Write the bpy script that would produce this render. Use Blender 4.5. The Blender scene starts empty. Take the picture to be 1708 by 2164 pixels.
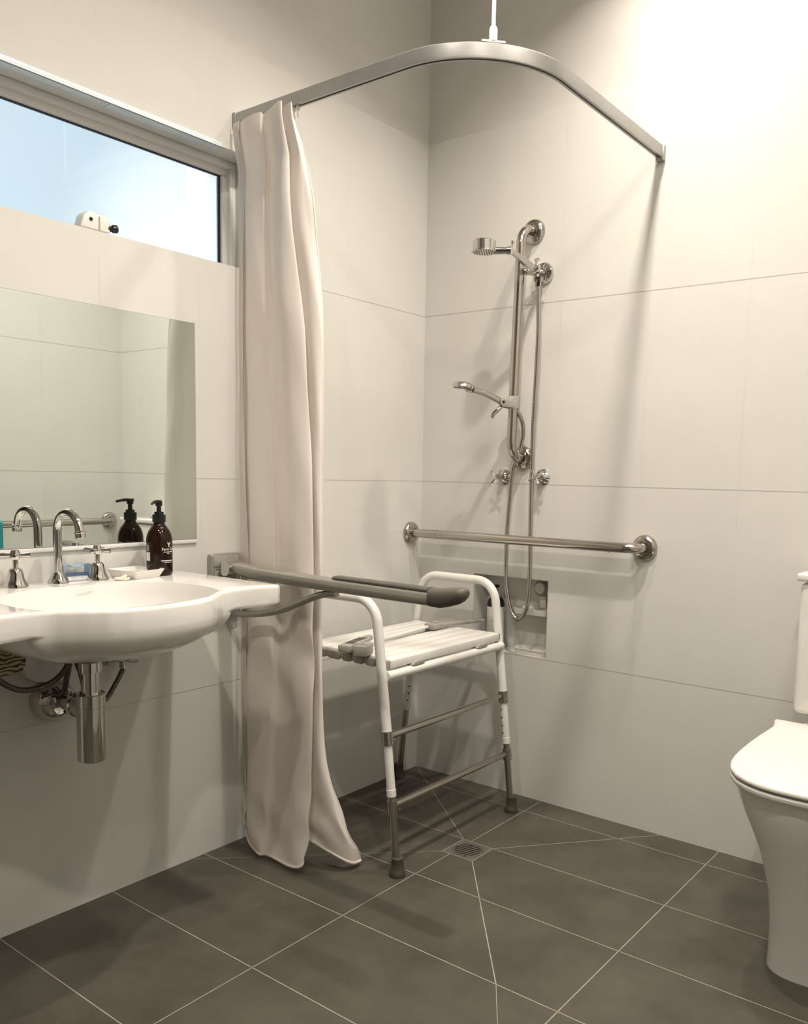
import bpy, bmesh, math, random
from mathutils import Vector, Matrix
V = Vector
PI = math.pi
random.seed(4)
C = bpy.context.scene.collection

# ------------------------------------------------------------------ materials
def mat(name, color, rough=0.5, metal=0.0, spec=0.5, coat=0.0, trans=0.0, ior=1.45):
    m = bpy.data.materials.new(name); m.use_nodes = True
    b = m.node_tree.nodes['Principled BSDF']
    b.inputs['Base Color'].default_value = (*color, 1)
    b.inputs['Roughness'].default_value = rough
    b.inputs['Metallic'].default_value = metal
    b.inputs['Specular IOR Level'].default_value = spec
    b.inputs['Coat Weight'].default_value = coat
    b.inputs['Coat Roughness'].default_value = 0.05
    b.inputs['Transmission Weight'].default_value = trans
    b.inputs['IOR'].default_value = ior
    return m
def N(m, t, **kw):
    n = m.node_tree.nodes.new(t)
    for k, v in kw.items(): setattr(n, k, v)
    return n
def noisy(m, c1, c2, scale=8, detail=6, rough=0.6, stretch=(1, 1, 1), bump=0.0, bscale=200, p0=.35, p1=.65):
    L = m.node_tree.links; b = m.node_tree.nodes['Principled BSDF']
    tc = N(m, 'ShaderNodeTexCoord'); mp = N(m, 'ShaderNodeMapping'); mp.inputs['Scale'].default_value = stretch
    L.new(tc.outputs['Object'], mp.inputs['Vector'])
    n = N(m, 'ShaderNodeTexNoise'); n.inputs['Scale'].default_value = scale; n.inputs['Detail'].default_value = detail
    n.inputs['Roughness'].default_value = rough
    L.new(mp.outputs[0], n.inputs['Vector'])
    r = N(m, 'ShaderNodeValToRGB'); r.color_ramp.elements[0].position = p0; r.color_ramp.elements[1].position = p1
    r.color_ramp.elements[0].color = (*c1, 1); r.color_ramp.elements[1].color = (*c2, 1)
    L.new(n.outputs['Fac'], r.inputs[0]); L.new(r.outputs[0], b.inputs['Base Color'])
    if bump:
        n2 = N(m, 'ShaderNodeTexNoise'); n2.inputs['Scale'].default_value = bscale; n2.inputs['Detail'].default_value = 3
        L.new(mp.outputs[0], n2.inputs['Vector'])
        bp = N(m, 'ShaderNodeBump'); bp.inputs['Strength'].default_value = bump; bp.inputs['Distance'].default_value = 0.001
        L.new(n2.outputs['Fac'], bp.inputs['Height']); L.new(bp.outputs[0], b.inputs['Normal'])
    return m

M = {}
M['tile'] = noisy(mat('white_wall_tile', (.66, .65, .61), .075, spec=.45), (.645, .636, .605), (.662, .652, .622), 6, 5)
M['grout'] = noisy(mat('wall_grout', (.5, .47, .4), .8), (.46, .44, .40), (.52, .50, .46), 30)
M['silicone'] = noisy(mat('white_corner_silicone', (.75, .74, .71), .4), (.72, .71, .68), (.77, .76, .73), 30)
M['groutv'] = noisy(mat('fine_wall_joint', (.6, .58, .54), .5), (.60, .59, .558), (.62, .61, .578), 9)
M['hall'] = noisy(mat('unlit_hall_tone', (.2, .18, .16), .6), (.20, .18, .155), (.24, .22, .19), 5)  # unlit hall put into the colour, so chrome reflects something darker
M['paint'] = noisy(mat('white_wall_paint', (.78, .75, .70), .55, spec=.3), (.61, .595, .565), (.635, .62, .59), 9)
M['ceil'] = noisy(mat('ceiling_paint', (.8, .78, .74), .7, spec=.2), (.78, .76, .72), (.80, .78, .75), 9)
fl = noisy(mat('grey_floor_tile', (.11, .1, .08), .42, spec=.4), (.058, .052, .041), (.100, .091, .073), 4.5, 9, .68, bump=.25, bscale=260, p0=.32, p1=.72)
M['floor'] = fl
M['fgrout'] = noisy(mat('floor_grout', (.42, .38, .3), .8), (.30, .28, .23), (.37, .35, .29), 30)
M['alu'] = noisy(mat('white_window_aluminium', (.8, .8, .8), .35), (.70, .69, .68), (.73, .72, .71), 5)
M['seal'] = noisy(mat('black_seal', (.01, .01, .01), .6), (.008, .008, .009), (.015, .015, .016), 30)
M['mirror'] = mat('mirror_silver', (.80, .86, .82), .0, 1.0)
M['mirredge'] = noisy(mat('mirror_edge', (.30, .34, .31), .3, .2), (.26, .29, .27), (.36, .4, .37), 20)
M['chrome'] = noisy(mat('polished_chrome', (.88, .86, .83), .05, 1.0), (.60, .585, .56), (.64, .625, .60), 12)
M['satin'] = noisy(mat('satin_chrome', (.6, .58, .55), .22, 1.0), (.52, .505, .48), (.56, .545, .52), 12)
M['dkchrome'] = noisy(mat('chrome_pipe', (.7, .68, .65), .06, 1.0), (.58, .56, .53), (.64, .62, .59), 12)
M['steel'] = noisy(mat('brushed_stainless', (.5, .47, .42), .16, 1.0), (.47, .44, .40), (.50, .47, .43), 12)
M['ceramic'] = noisy(mat('glazed_ceramic', (.84, .82, .78), .07, spec=.6, coat=.4), (.74, .725, .695), (.76, .745, .715), 4)
M['whitepl'] = noisy(mat('white_plastic', (.72, .7, .66), .35), (.69, .678, .64), (.72, .708, .67), 14)
M['added_door'] = noisy(mat('added_door_timber', (.06, .04, .03), .4), (.05, .035, .025), (.08, .055, .04), 3, stretch=(1, 1, .1))
M['powder'] = noisy(mat('white_powder_coat', (.80, .785, .75), .28, spec=.5), (.70, .69, .66), (.73, .72, .69), 14)
M['grey'] = noisy(mat('grey_plastic', (.34, .32, .28), .45), (.30, .285, .255), (.36, .34, .31), 16)
M['armgrey'] = noisy(mat('grey_anodised_arm', (.38, .36, .31), .32, .55), (.35, .33, .295), (.39, .37, .33), 12)
M['padgrey'] = noisy(mat('dark_grey_soft_pad', (.13, .115, .09), .55), (.085, .075, .062), (.105, .094, .078), 50, bump=.1, bscale=600)
M['track'] = noisy(mat('silver_anodised_track', (.5, .48, .45), .35, .65), (.36, .355, .345), (.40, .395, .385), 9)
M['black'] = noisy(mat('black_plastic', (.008, .007, .006), .3), (.006, .006, .006), (.010, .009, .008), 20)
M['rubber'] = noisy(mat('grey_rubber', (.06, .05, .04), .7), (.055, .047, .038), (.075, .065, .05), 50)
M['amber'] = noisy(mat('dark_amber_glass', (.03, .012, .006), .08, spec=.35), (.010, .004, .002), (.022, .008, .004), 4)
M['print'] = noisy(mat('white_print', (.78, .75, .70), .6), (.72, .70, .66), (.78, .76, .72), 40)
M['greyprint'] = noisy(mat('grey_print', (.25, .24, .22), .6), (.22, .21, .19), (.28, .27, .25), 40)
M['blue'] = mat('translucent_blue_plastic', (.50, .68, .86), .15, trans=.6)
M['bluedark'] = noisy(mat('blue_plastic_edge', (.05, .11, .28), .3), (.04, .09, .24), (.07, .14, .32), 20)
M['bristle'] = noisy(mat('clear_white_bristle', (.8, .82, .85), .5), (.62, .66, .72), (.85, .86, .88), 260, stretch=(1, 1, .1))
M['soap'] = noisy(mat('cream_soap', (.85, .80, .66), .45), (.83, .78, .65), (.87, .83, .72), 12)
M['teal'] = noisy(mat('teal_towelling', (.03, .26, .30), .95), (.025, .22, .26), (.04, .31, .34), 140, bump=.8, bscale=400)
M['hose'] = noisy(mat('dark_braided_hose', (.12, .10, .08), .35, .6), (.07, .06, .045), (.17, .15, .12), 260)
M['strip'] = noisy(mat('bluish_window_trim', (.72, .80, .86), .3), (.70, .78, .84), (.74, .82, .88), 6)
M['slot'] = noisy(mat('drain_shade', (.01, .01, .009), .8), (.002, .002, .002), (.004, .004, .004), 60)  # shade inside the drain put into the colour as near-black
M['grate'] = noisy(mat('grey_drain_grate', (.22, .21, .18), .4, .5), (.17, .155, .135), (.24, .22, .195), 40)
# curtain: woven cloth that lets a little light through
cm = bpy.data.materials.new('white_curtain_cloth'); cm.use_nodes = True
L = cm.node_tree.links; b = cm.node_tree.nodes['Principled BSDF']; out = cm.node_tree.nodes['Material Output']
b.inputs['Roughness'].default_value = .85; b.inputs['Specular IOR Level'].default_value = .2
tc = N(cm, 'ShaderNodeTexCoord'); nz = N(cm, 'ShaderNodeTexNoise'); nz.inputs['Scale'].default_value = 5; nz.inputs['Detail'].default_value = 4
L.new(tc.outputs['Object'], nz.inputs['Vector'])
rp = N(cm, 'ShaderNodeValToRGB'); rp.color_ramp.elements[0].position = .3; rp.color_ramp.elements[1].position = .7
rp.color_ramp.elements[0].color = (.89, .85, .81, 1); rp.color_ramp.elements[1].color = (.91, .875, .84, 1)
L.new(nz.outputs['Fac'], rp.inputs[0]); L.new(rp.outputs[0], b.inputs['Base Color'])
mpc = N(cm, 'ShaderNodeMapping'); mpc.inputs['Scale'].default_value = (1, 1, 5)
L.new(tc.outputs['Object'], mpc.inputs['Vector'])
n3 = N(cm, 'ShaderNodeTexNoise'); n3.inputs['Scale'].default_value = 90; n3.inputs['Detail'].default_value = 3
L.new(mpc.outputs[0], n3.inputs['Vector'])
bp = N(cm, 'ShaderNodeBump'); bp.inputs['Strength'].default_value = .35; bp.inputs['Distance'].default_value = .001
L.new(n3.outputs['Fac'], bp.inputs['Height']); L.new(bp.outputs[0], b.inputs['Normal'])
tl = N(cm, 'ShaderNodeBsdfTranslucent'); tl.inputs['Color'].default_value = (.92, .875, .83, 1)
mx = N(cm, 'ShaderNodeMixShader'); mx.inputs[0].default_value = .36
L.new(b.outputs[0], mx.inputs[1]); L.new(tl.outputs[0], mx.inputs[2]); L.new(mx.outputs[0], out.inputs['Surface'])
M['cloth'] = cm
# clear pane
gm = bpy.data.materials.new('window_glass'); gm.use_nodes = True
nt = gm.node_tree; nt.nodes.remove(nt.nodes['Principled BSDF']); L = nt.links
tr = N(gm, 'ShaderNodeBsdfTransparent'); tr.inputs[0].default_value = (.94, .97, .98, 1)
gl = N(gm, 'ShaderNodeBsdfGlossy'); gl.inputs['Roughness'].default_value = .02
fr = N(gm, 'ShaderNodeFresnel'); fr.inputs[0].default_value = 1.45
mx = N(gm, 'ShaderNodeMixShader'); L.new(fr.outputs[0], mx.inputs[0]); L.new(tr.outputs[0], mx.inputs[1]); L.new(gl.outputs[0], mx.inputs[2])
L.new(mx.outputs[0], nt.nodes['Material Output'].inputs['Surface'])
M['glass'] = gm
cp = bpy.data.materials.new('clear_plastic'); cp.use_nodes = True
nt = cp.node_tree; L = nt.links; b = nt.nodes['Principled BSDF']; b.inputs['Base Color'].default_value = (.85, .83, .78, 1); b.inputs['Roughness'].default_value = .1
tr = N(cp, 'ShaderNodeBsdfTransparent'); mx = N(cp, 'ShaderNodeMixShader'); mx.inputs[0].default_value = .45
L.new(tr.outputs[0], mx.inputs[1]); L.new(b.outputs[0], mx.inputs[2]); L.new(mx.outputs[0], nt.nodes['Material Output'].inputs['Surface'])
M['clear'] = cp
# zebra-like striped cloth
sm = mat('striped_cloth', (.6, .5, .35), .9)
L = sm.node_tree.links; b = sm.node_tree.nodes['Principled BSDF']
tc = N(sm, 'ShaderNodeTexCoord'); wv = N(sm, 'ShaderNodeTexWave'); wv.bands_direction = 'Z'
wv.inputs['Scale'].default_value = 34; wv.inputs['Distortion'].default_value = 9; wv.inputs['Detail'].default_value = 2
rp = N(sm, 'ShaderNodeValToRGB'); rp.color_ramp.elements[0].position = .30; rp.color_ramp.elements[1].position = .42
rp.color_ramp.elements[0].color = (.06, .045, .03, 1); rp.color_ramp.elements[1].color = (.42, .34, .22, 1)
L.new(tc.outputs['Object'], wv.inputs['Vector']); L.new(wv.outputs['Fac'], rp.inputs[0]); L.new(rp.outputs[0], b.inputs['Base Color'])
M['stripe'] = sm

# ------------------------------------------------------------------ mesh helpers
def box(bm, lo, hi, bev=0.0, seg=2, mi=0):
    lo, hi = V(lo), V(hi); t = bmesh.new()
    bmesh.ops.create_cube(t, size=1)
    for v in t.verts:
        v.co = V(((lo[i] + hi[i]) / 2 + v.co[i] * (hi[i] - lo[i])) for i in range(3))
    if bev: bmesh.ops.bevel(t, geom=list(t.edges), offset=bev, segments=seg, affect='EDGES', profile=.5)
    merge(bm, t, mi)
def merge(bm, t, mi=0, mtx=None):
    if mtx is not None: t.transform(mtx)
    vs = [bm.verts.new(v.co) for v in t.verts]; t.verts.index_update()
    for f in t.faces:
        try:
            nf = bm.faces.new([vs[v.index] for v in f.verts]); nf.material_index = mi if mi else f.material_index
        except ValueError: pass
    t.free()
def frame(d):
    d = d.normalized(); a = V((0, 0, 1)) if abs(d.z) < .9 else V((1, 0, 0))
    u = d.cross(a).normalized(); return u, d.cross(u).normalized()
def tube(bm, pts, r, n=20, cap=True, mi=0, sq=None):
    pts = [V(p) for p in pts]; rs = r if isinstance(r, (list, tuple)) else [r] * len(pts)
    T = [(pts[min(i + 1, len(pts) - 1)] - pts[max(i - 1, 0)]).normalized() for i in range(len(pts))]
    u, w = frame(T[0]); rings = []
    for i, p in enumerate(pts):
        if i:
            q = T[i - 1].rotation_difference(T[i]); u = q @ u
            u = (u - T[i] * u.dot(T[i])).normalized()
        w = T[i].cross(u)
        rings.append([bm.verts.new(p + (u * math.cos(a) + w * math.sin(a)) * rs[i]) for a in [2 * PI * k / n for k in range(n)]])
    for a, b_ in zip(rings, rings[1:]):
        for k in range(n):
            f = bm.faces.new((a[k], a[(k + 1) % n], b_[(k + 1) % n], b_[k])); f.material_index = mi
    if cap:
        f = bm.faces.new(rings[0][::-1]); f.material_index = mi; f = bm.faces.new(rings[-1]); f.material_index = mi
def rod(bm, a, b_, r, n=20, mi=0): tube(bm, [a, b_], r, n, True, mi)
def lathe(bm, prof, org, ax=(0, 0, 1), n=40, mi=0):
    """prof: list of (radius, height) along ax from org"""
    org = V(org); ax = V(ax).normalized(); u, w = frame(ax); rings = []
    for r, h in prof:
        if r < 1e-6: rings.append([bm.verts.new(org + ax * h)])
        else: rings.append([bm.verts.new(org + ax * h + (u * math.cos(2 * PI * k / n) + w * math.sin(2 * PI * k / n)) * r) for k in range(n)])
    for a, b_ in zip(rings, rings[1:]):
        for k in range(n):
            k2 = (k + 1) % n
            if len(a) == 1 and len(b_) == 1: continue
            if len(a) == 1: vs = (a[0], b_[k2], b_[k])
            elif len(b_) == 1: vs = (a[k], a[k2], b_[0])
            else: vs = (a[k], a[k2], b_[k2], b_[k])
            f = bm.faces.new(vs); f.material_index = mi
    if len(rings[0]) > 1: bm.faces.new(rings[0][::-1]).material_index = mi
    if len(rings[-1]) > 1: bm.faces.new(rings[-1]).material_index = mi
def prism(bm, poly, mp, h0, h1, bev=0.0, mi=0, seg=2):
    """poly: 2D outline, mp(u,v,h)->3D"""
    t = bmesh.new()
    a = [t.verts.new(mp(x, y, h0)) for x, y in poly]; b_ = [t.verts.new(mp(x, y, h1)) for x, y in poly]; n = len(poly)
    t.faces.new(a[::-1]); t.faces.new(b_)
    for i in range(n): t.faces.new((a[i], a[(i + 1) % n], b_[(i + 1) % n], b_[i]))
    bmesh.ops.recalc_face_normals(t, faces=list(t.faces))
    if bev:
        bmesh.ops.bevel(t, geom=list(t.edges), offset=bev, segments=seg, affect='EDGES', profile=.5)
    merge(bm, t, mi)
def smooth_path(pts, k=6):
    P = [V(p) for p in pts]; P = [P[0] * 2 - P[1]] + P + [P[-1] * 2 - P[-2]]; o = []
    for i in range(1, len(P) - 2):
        for j in range(k):
            t = j / k
            o.append(.5 * ((2 * P[i]) + (-P[i - 1] + P[i + 1]) * t + (2 * P[i - 1] - 5 * P[i] + 4 * P[i + 1] - P[i + 2]) * t * t + (-P[i - 1] + 3 * P[i] - 3 * P[i + 1] + P[i + 2]) * t ** 3))
    return o + [P[-2]]
def arc_corner(p0, c, p1, r, n=10):
    """round the corner c between p0 and p1"""
    p0, c, p1 = V(p0), V(c), V(p1); d0 = (p0 - c).normalized(); d1 = (p1 - c).normalized(); ang = d0.angle(d1)
    t = r / math.tan(ang / 2); a = c + d0 * t; b_ = c + d1 * t; ctr = c + (d0 + d1).normalized() * (r / math.sin(ang / 2))
    va, vb = a - ctr, b_ - ctr; tot = va.angle(vb); ax = va.cross(vb).normalized()
    return [ctr + Matrix.Rotation(tot * i / n, 3, ax) @ va for i in range(n + 1)]
def rpath(pts, r, n=10):
    o = [V(pts[0])]
    for i in range(1, len(pts) - 1):
        rr = r[i - 1] if isinstance(r, (list, tuple)) else r
        o += arc_corner(o[-1] if i == 1 else pts[i - 1], pts[i], pts[i + 1], rr, n)
    return o + [V(pts[-1])]
def loft(bm, rings, cap=True, mi=0, closed=True):
    R = [[bm.verts.new(p) for p in r] for r in rings]; n = len(R[0])
    for a, b_ in zip(R, R[1:]):
        for k in range(n if closed else n - 1):
            f = bm.faces.new((a[k], a[(k + 1) % n], b_[(k + 1) % n], b_[k])); f.material_index = mi
    if cap and closed:
        bm.faces.new(R[0][::-1]).material_index = mi; bm.faces.new(R[-1]).material_index = mi

def finish(me, ang=38):
    for p in me.polygons: p.use_smooth = True
    bm = bmesh.new(); bm.from_mesh(me)
    lim = math.radians(ang)
    for e in bm.edges:
        e.smooth = not (len(e.link_faces) == 2 and e.calc_face_angle(0) > lim)
    bm.to_mesh(me); bm.free()
def base_of(parent):
    return V((0, 0, 0)) if parent is None else parent['_w']
W = {}
def obj(name, bm, m, parent=None, loc=None, recalc=True, ang=38):
    """one mesh object; coordinates in bm are world ones, loc is the object's origin"""
    if recalc: bmesh.ops.recalc_face_normals(bm, faces=list(bm.faces))
    o_loc = V(loc) if loc is not None else (W[parent.name] if parent else V((0, 0, 0)))
    bm.transform(Matrix.Translation(-o_loc))
    me = bpy.data.meshes.new(name); bm.to_mesh(me); bm.free()
    for mm in (m if isinstance(m, (list, tuple)) else [m]): me.materials.append(M[mm])
    finish(me, ang)
    o = bpy.data.objects.new(name, me); C.objects.link(o)
    if parent:
        o.parent = parent; o.location = o_loc - W[parent.name]
    else: o.location = o_loc
    W[o.name] = o_loc
    return o
def thing(name, label, cat, loc, group=None, kind=None):
    o = bpy.data.objects.new(name, None); C.objects.link(o); o.location = loc; o.empty_display_size = .05
    W[o.name] = V(loc); tag(o, label, cat, group, kind); return o
def tag(o, label=None, cat=None, group=None, kind=None):
    if label: o['label'] = label
    if cat: o['category'] = cat
    if group: o['group'] = group
    if kind: o['kind'] = kind
    return o
def dup(root, loc, label=None, rot=None):
    def cp(o, par):
        c = o.copy(); C.objects.link(c)
        if par is not None: c.parent = par
        for ch in [x for x in C.objects if x.parent == o and x is not c]: cp(ch, c)
        return c
    r = cp(root, None); r.location = loc; W[r.name] = V(loc)
    if label: r['label'] = label
    if rot is not None: r.rotation_euler = rot
    return r
B = bmesh.new

# ------------------------------------------------------------------ room shell
XR = 1.958; ZC = 2.90; YF = -3.3; XH = 3.1
Z1 = .503; ZR = [Z1, Z1 + .6, Z1 + 1.2, Z1 + 1.8]; ZT = ZR[-1]
YJ = [-.113, -.416, -.705, -1.003, -1.301, -1.60, -1.90, -2.2, -2.5, -2.8, -3.1]
XJ = [.262, .568, .874, 1.18, 1.486, 1.79]
GW = .0021
def quad(bm, pts, mi=0):
    f = bm.faces.new([bm.verts.new(V(p)) for p in pts]); f.material_index = mi
def panel_holes(bm, us, vs, holes, place, mi=0):
    for i in range(len(us) - 1):
        for j in range(len(vs) - 1):
            cu, cv = (us[i] + us[i + 1]) / 2, (vs[j] + vs[j + 1]) / 2
            if any(h[0] < cu < h[1] and h[2] < cv < h[3] for h in holes): continue
            quad(bm, [place(us[i], vs[j]), place(us[i + 1], vs[j]), place(us[i + 1], vs[j + 1]), place(us[i], vs[j + 1])], mi)
# floor: slab + grout lines, cut around the drain
DX, DY = .5855, -.483     # drain centre
bm = B(); DH = .055
panel_holes(bm, [0, DX - DH, DX + DH, XH], [YF, DY - DH, DY + DH, 0], [(DX - DH, DX + DH, DY - DH, DY + DH)], lambda u, v: (u, v, 0))
quad(bm, [(0, YF, -.05), (XH, YF, -.05), (XH, 0, -.05), (0, 0, -.05)])
def gline(a, b_, w=.0032, z=.0004):
    w *= .8
    a, b_ = V((*a, 0)), V((*b_, 0)); d = (b_ - a).normalized(); s = V((-d.y, d.x, 0)) * w / 2; zz = V((0, 0, z))
    quad(bm, [a - s + zz, b_ - s + zz, b_ + s + zz, a + s + zz], 1)
X1, X2 = .560, 1.186
dl, dr, db, dt = DX - DH, DX + DH, DY - DH, DY + DH
gline((X1, YF), (X1, db)); gline((X1, dt), (X1, 0)); gline((X2, YF), (X2, 0)); gline((1.81, YF), (1.81, 0)); gline((2.43, YF), (2.43, -2.2))
for y in (-.113,): gline((0, y), (XR, y))
gline((0, -.416), (dl, dt), .0028); gline((dr, dt + .0), (XR, -.416))
for y in YJ[2:]: gline((0, y), (XR if y > -2.1 else XH, y))
gline((dl, dt), (0, .0), .0026); gline((dr, dt), (1.0, 0), .0028); gline((dr, db), (1.03, -1.003), .0032); gline((1.03, -1.003), (1.20, -1.25), .0018); gline((dl, db), (0, -1.05), .0018)
for a, b_ in (((dl, db), (dl, dt)), ((dl, dt), (dr, dt)), ((dr, dt), (dr, db)), ((dr, db), (dl, db))): gline(a, b_, .0026)
o = obj('floor', bm, ['floor', 'fgrout'], recalc=False); tag(o, kind='structure')

# left wall with window opening (wall plane X = 0)
WY0, WY1, WZ0, WZ1 = -2.15, -.812, 1.705, 2.022; WD = .13
bm = B()
ys = [YF, WY0, WY1, 0]; zs = [0, WZ0, WZ1, ZT]
panel_holes(bm, ys, zs, [(WY0, WY1, WZ0, WZ1)], lambda u, v: (0, u, v))
quad(bm, [(0, YF, ZT), (0, 0, ZT), (-.008, 0, ZT), (-.008, YF, ZT)])
quad(bm, [(-.008, YF, ZT), (-.008, .009, ZT), (-.008, .009, ZC), (-.008, YF, ZC)], 2)
# reveal
quad(bm, [(0, WY0, WZ0), (0, WY1, WZ0), (-WD, WY1, WZ0), (-WD, WY0, WZ0)])
quad(bm, [(0, WY0, WZ1), (0, WY1, WZ1), (-WD, WY1, WZ1), (-WD, WY0, WZ1)], 2)
quad(bm, [(0, WY1, WZ0), (0, WY1, WZ1), (-WD, WY1, WZ1), (-WD, WY1, WZ0)], 2)
quad(bm, [(0, WY0, WZ0), (0, WY0, WZ1), (-WD, WY0, WZ1), (-WD, WY0, WZ0)], 2)
e = .0004
for z in ZR[:3]:
    quad(bm, [(e, YF, z - GW / 2), (e, 0, z - GW / 2), (e, 0, z + GW / 2), (e, YF, z + GW / 2)], 1) if z < WZ0 - .01 else \
        [quad(bm, [(e, a, z - GW / 2), (e, b_, z - GW / 2), (e, b_, z + GW / 2), (e, a, z + GW / 2)], 1) for a, b_ in ((YF, WY0), (WY1, 0))]
for y in YJ:
    for z0, z1 in ((0, WZ0), (WZ1, ZT)) if y < WY1 else ((0, ZT),):
        quad(bm, [(e * .6, y - .001, z0), (e * .6, y + .001, z0), (e * .6, y + .001, z1), (e * .6, y - .001, z1)], 3)
for s in range(1):
    quad(bm, [(.0005, -.002, 0), (.0005, 0, 0), (.0005, 0, ZT), (.0005, -.002, ZT)], 4)
# outer skin for thickness
for q in panel_holes.__defaults__ or (): pass
panel_holes(bm, ys, [0, WZ0, WZ1, ZC], [(WY0, WY1, WZ0, WZ1)], lambda u, v: (-WD - .001, u, v), 2)
o = obj('wall_left', bm, ['tile', 'grout', 'paint', 'groutv', 'silicone'], recalc=False); tag(o, kind='structure')

# back wall (plane Y = 0) with shower niche
NX0, NX1, NZ0, NZ1, ND = .251, .556, .506, .776, .09
bm = B()
panel_holes(bm, [0, NX0, NX1, XR], [0, NZ0, NZ1, ZT], [(NX0, NX1, NZ0, NZ1)], lambda u, v: (u, 0, v))
quad(bm, [(0, 0, ZT), (XR, 0, ZT), (XR, .008, ZT), (0, .008, ZT)])
quad(bm, [(-.0078, .0076, ZT), (-.0045, .0076, ZT), (-.0045, .0076, ZC), (-.0078, .0076, ZC)], 4)
quad(bm, [(-.009, .008, ZT), (XR, .008, ZT), (XR, .008, ZC), (-.008, .008, ZC)], 2)
quad(bm, [(NX0, 0, NZ0), (NX1, 0, NZ0), (NX1, ND, NZ0), (NX0, ND, NZ0)])
quad(bm, [(NX0, 0, NZ1), (NX1, 0, NZ1), (NX1, ND, NZ1), (NX0, ND, NZ1)])
quad(bm, [(NX0, 0, NZ0), (NX0, 0, NZ1), (NX0, ND, NZ1), (NX0, ND, NZ0)])
quad(bm, [(NX1, 0, NZ0), (NX1, 0, NZ1), (NX1, ND, NZ1), (NX1, ND, NZ0)])
quad(bm, [(NX0, ND, NZ0), (NX1, ND, NZ0), (NX1, ND, NZ1), (NX0, ND, NZ1)])
for z in ZR[:3]:
    segs = ((0, NX0), (NX1, XR)) if abs(z - NZ0) < .005 else ((0, XR),)
    for a, b_ in segs: quad(bm, [(a, -e, z - GW / 2), (b_, -e, z - GW / 2), (b_, -e, z + GW / 2), (a, -e, z + GW / 2)], 1)
for x in XJ:
    strong = False
    segs = ((0, NZ0), (NZ1, ZT)) if NX0 < x < NX1 else ((0, ZT),)
    w = .0011 if strong else .001
    for a, b_ in segs: quad(bm, [(x - w, -e * .6, a), (x + w, -e * .6, a), (x + w, -e * .6, b_), (x - w, -e * .6, b_)], 1 if strong else 3)
for a, b_, c_, d_ in ((NX0, NX1, NZ1, NZ1 + .0022), (NX0, NX1, NZ0 - .0022, NZ0), (NX0 - .0022, NX0, NZ0, NZ1), (NX1, NX1 + .0022, NZ0, NZ1)):
    quad(bm, [(a, -e, c_), (b_, -e, c_), (b_, -e, d_), (a, -e, d_)], 1)
quad(bm, [(0, -e, 0), (.002, -e, 0), (.002, -e, ZT), (0, -e, ZT)], 4)
quad(bm, [(-.01, .11, 0), (XR, .11, 0), (XR, .11, ZC), (-.01, .11, ZC)], 2)
o = obj('wall_back', bm, ['tile', 'grout', 'paint', 'groutv', 'silicone'], recalc=False); tag(o, kind='structure')
# other walls of the room (seen in the mirror and in reflections)
def wallbox(name, lo, hi, z_j=None, ax=None, val=None, rng=None, m0='tile'):
    bm = B(); box(bm, lo, hi)
    if z_j:
        for z in ZR:
            a, b_ = rng
            if ax == 'X': quad(bm, [(val, a, z - GW / 2), (val, b_, z - GW / 2), (val, b_, z + GW / 2), (val, a, z + GW / 2)], 1)
            else: quad(bm, [(a, val, z - GW / 2), (b_, val, z - GW / 2), (b_, val, z + GW / 2), (a, val, z + GW / 2)], 1)
        if ax == 'X':
            for y in YJ:
                if rng[0] < y < rng[1]: quad(bm, [(val, y - .001, 0), (val, y + .001, 0), (val, y + .001, ZT), (val, y - .001, ZT)], 3)
    o = obj(name, bm, [m0, 'grout', 'paint', 'groutv'], recalc=False); return tag(o, kind='structure')
wallbox('wall_right', (XR, -2.08, 0), (XR + .1, 0.1, ZC), True, 'X', XR - .0004, (-2.08, 0))
wallbox('wall_entry', (XR + .1, -2.18, 0), (XH, -2.08, ZC), m0='hall')
wallbox('wall_hall', (XH, YF, 0), (XH + .1, -2.08, ZC), m0='hall')
wallbox('wall_front', (-.1, YF - .1, 0), (XH + .1, YF, ZC), True, 'Y', YF + .0004, (0, XH), m0='hall')
bm = B(); box(bm, (XH - .03, -3.2, 0), (XH - .001, -2.3, 2.05)); tag(obj('added_door_1', bm, 'added_door'), kind='structure')  # unseen door, added to give the chrome a dark reflection
bm = B(); box(bm, (-.14, YF - .1, ZC), (XH + .1, .12, ZC + .08))
tag(obj('ceiling', bm, 'ceil'), kind='structure')

# ------------------------------------------------------------------ window
wn = thing('window_1', None, None, (-.1, (WY0 + WY1) / 2, WZ0), kind='structure')
def rect_frame(bm, x0, x1, y0, y1, z0, z1, w, bev=.002):
    box(bm, (x0, y0, z0), (x1, y1, z0 + w), bev); box(bm, (x0, y0, z1 - w), (x1, y1, z1), bev)
    box(bm, (x0, y0, z0 + w), (x1, y0 + w, z1 - w), bev); box(bm, (x0, y1 - w, z0 + w), (x1, y1, z1 - w), bev)
bm = B(); rect_frame(bm, -.128, -.075, WY0 + .001, WY1 - .001, WZ0 - .034, WZ1 - .001, .022); obj('window_frame', bm, 'alu', wn)
bm = B(); rect_frame(bm, -.118, -.088, WY0 + .02, WY1 - .018, WZ0 - .018, WZ1 - .02, .022, .004); obj('window_sash', bm, 'alu', wn)
bm = B(); rect_frame(bm, -.108, -.098, WY0 + .04, WY1 - .038, WZ0 + .002, WZ1 - .040, .004, 0); obj('seal', bm, 'seal', wn)
bm = B(); box(bm, (-.105, WY0 + .043, WZ0 + .004), (-.101, WY1 - .041, WZ1 - .043)); obj('window_pane', bm, 'glass', wn)
bm = B(); box(bm, (-.070, WY0, WZ1 - .005), (.0035, WY1 - .001, WZ1 - .0005), .001); obj('head_lining', bm, 'alu', wn)
bm = B()
box(bm, (-.034, WY0, WZ1 - .007), (.006, -1.262, WZ1 - .0045), .0008)
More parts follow.
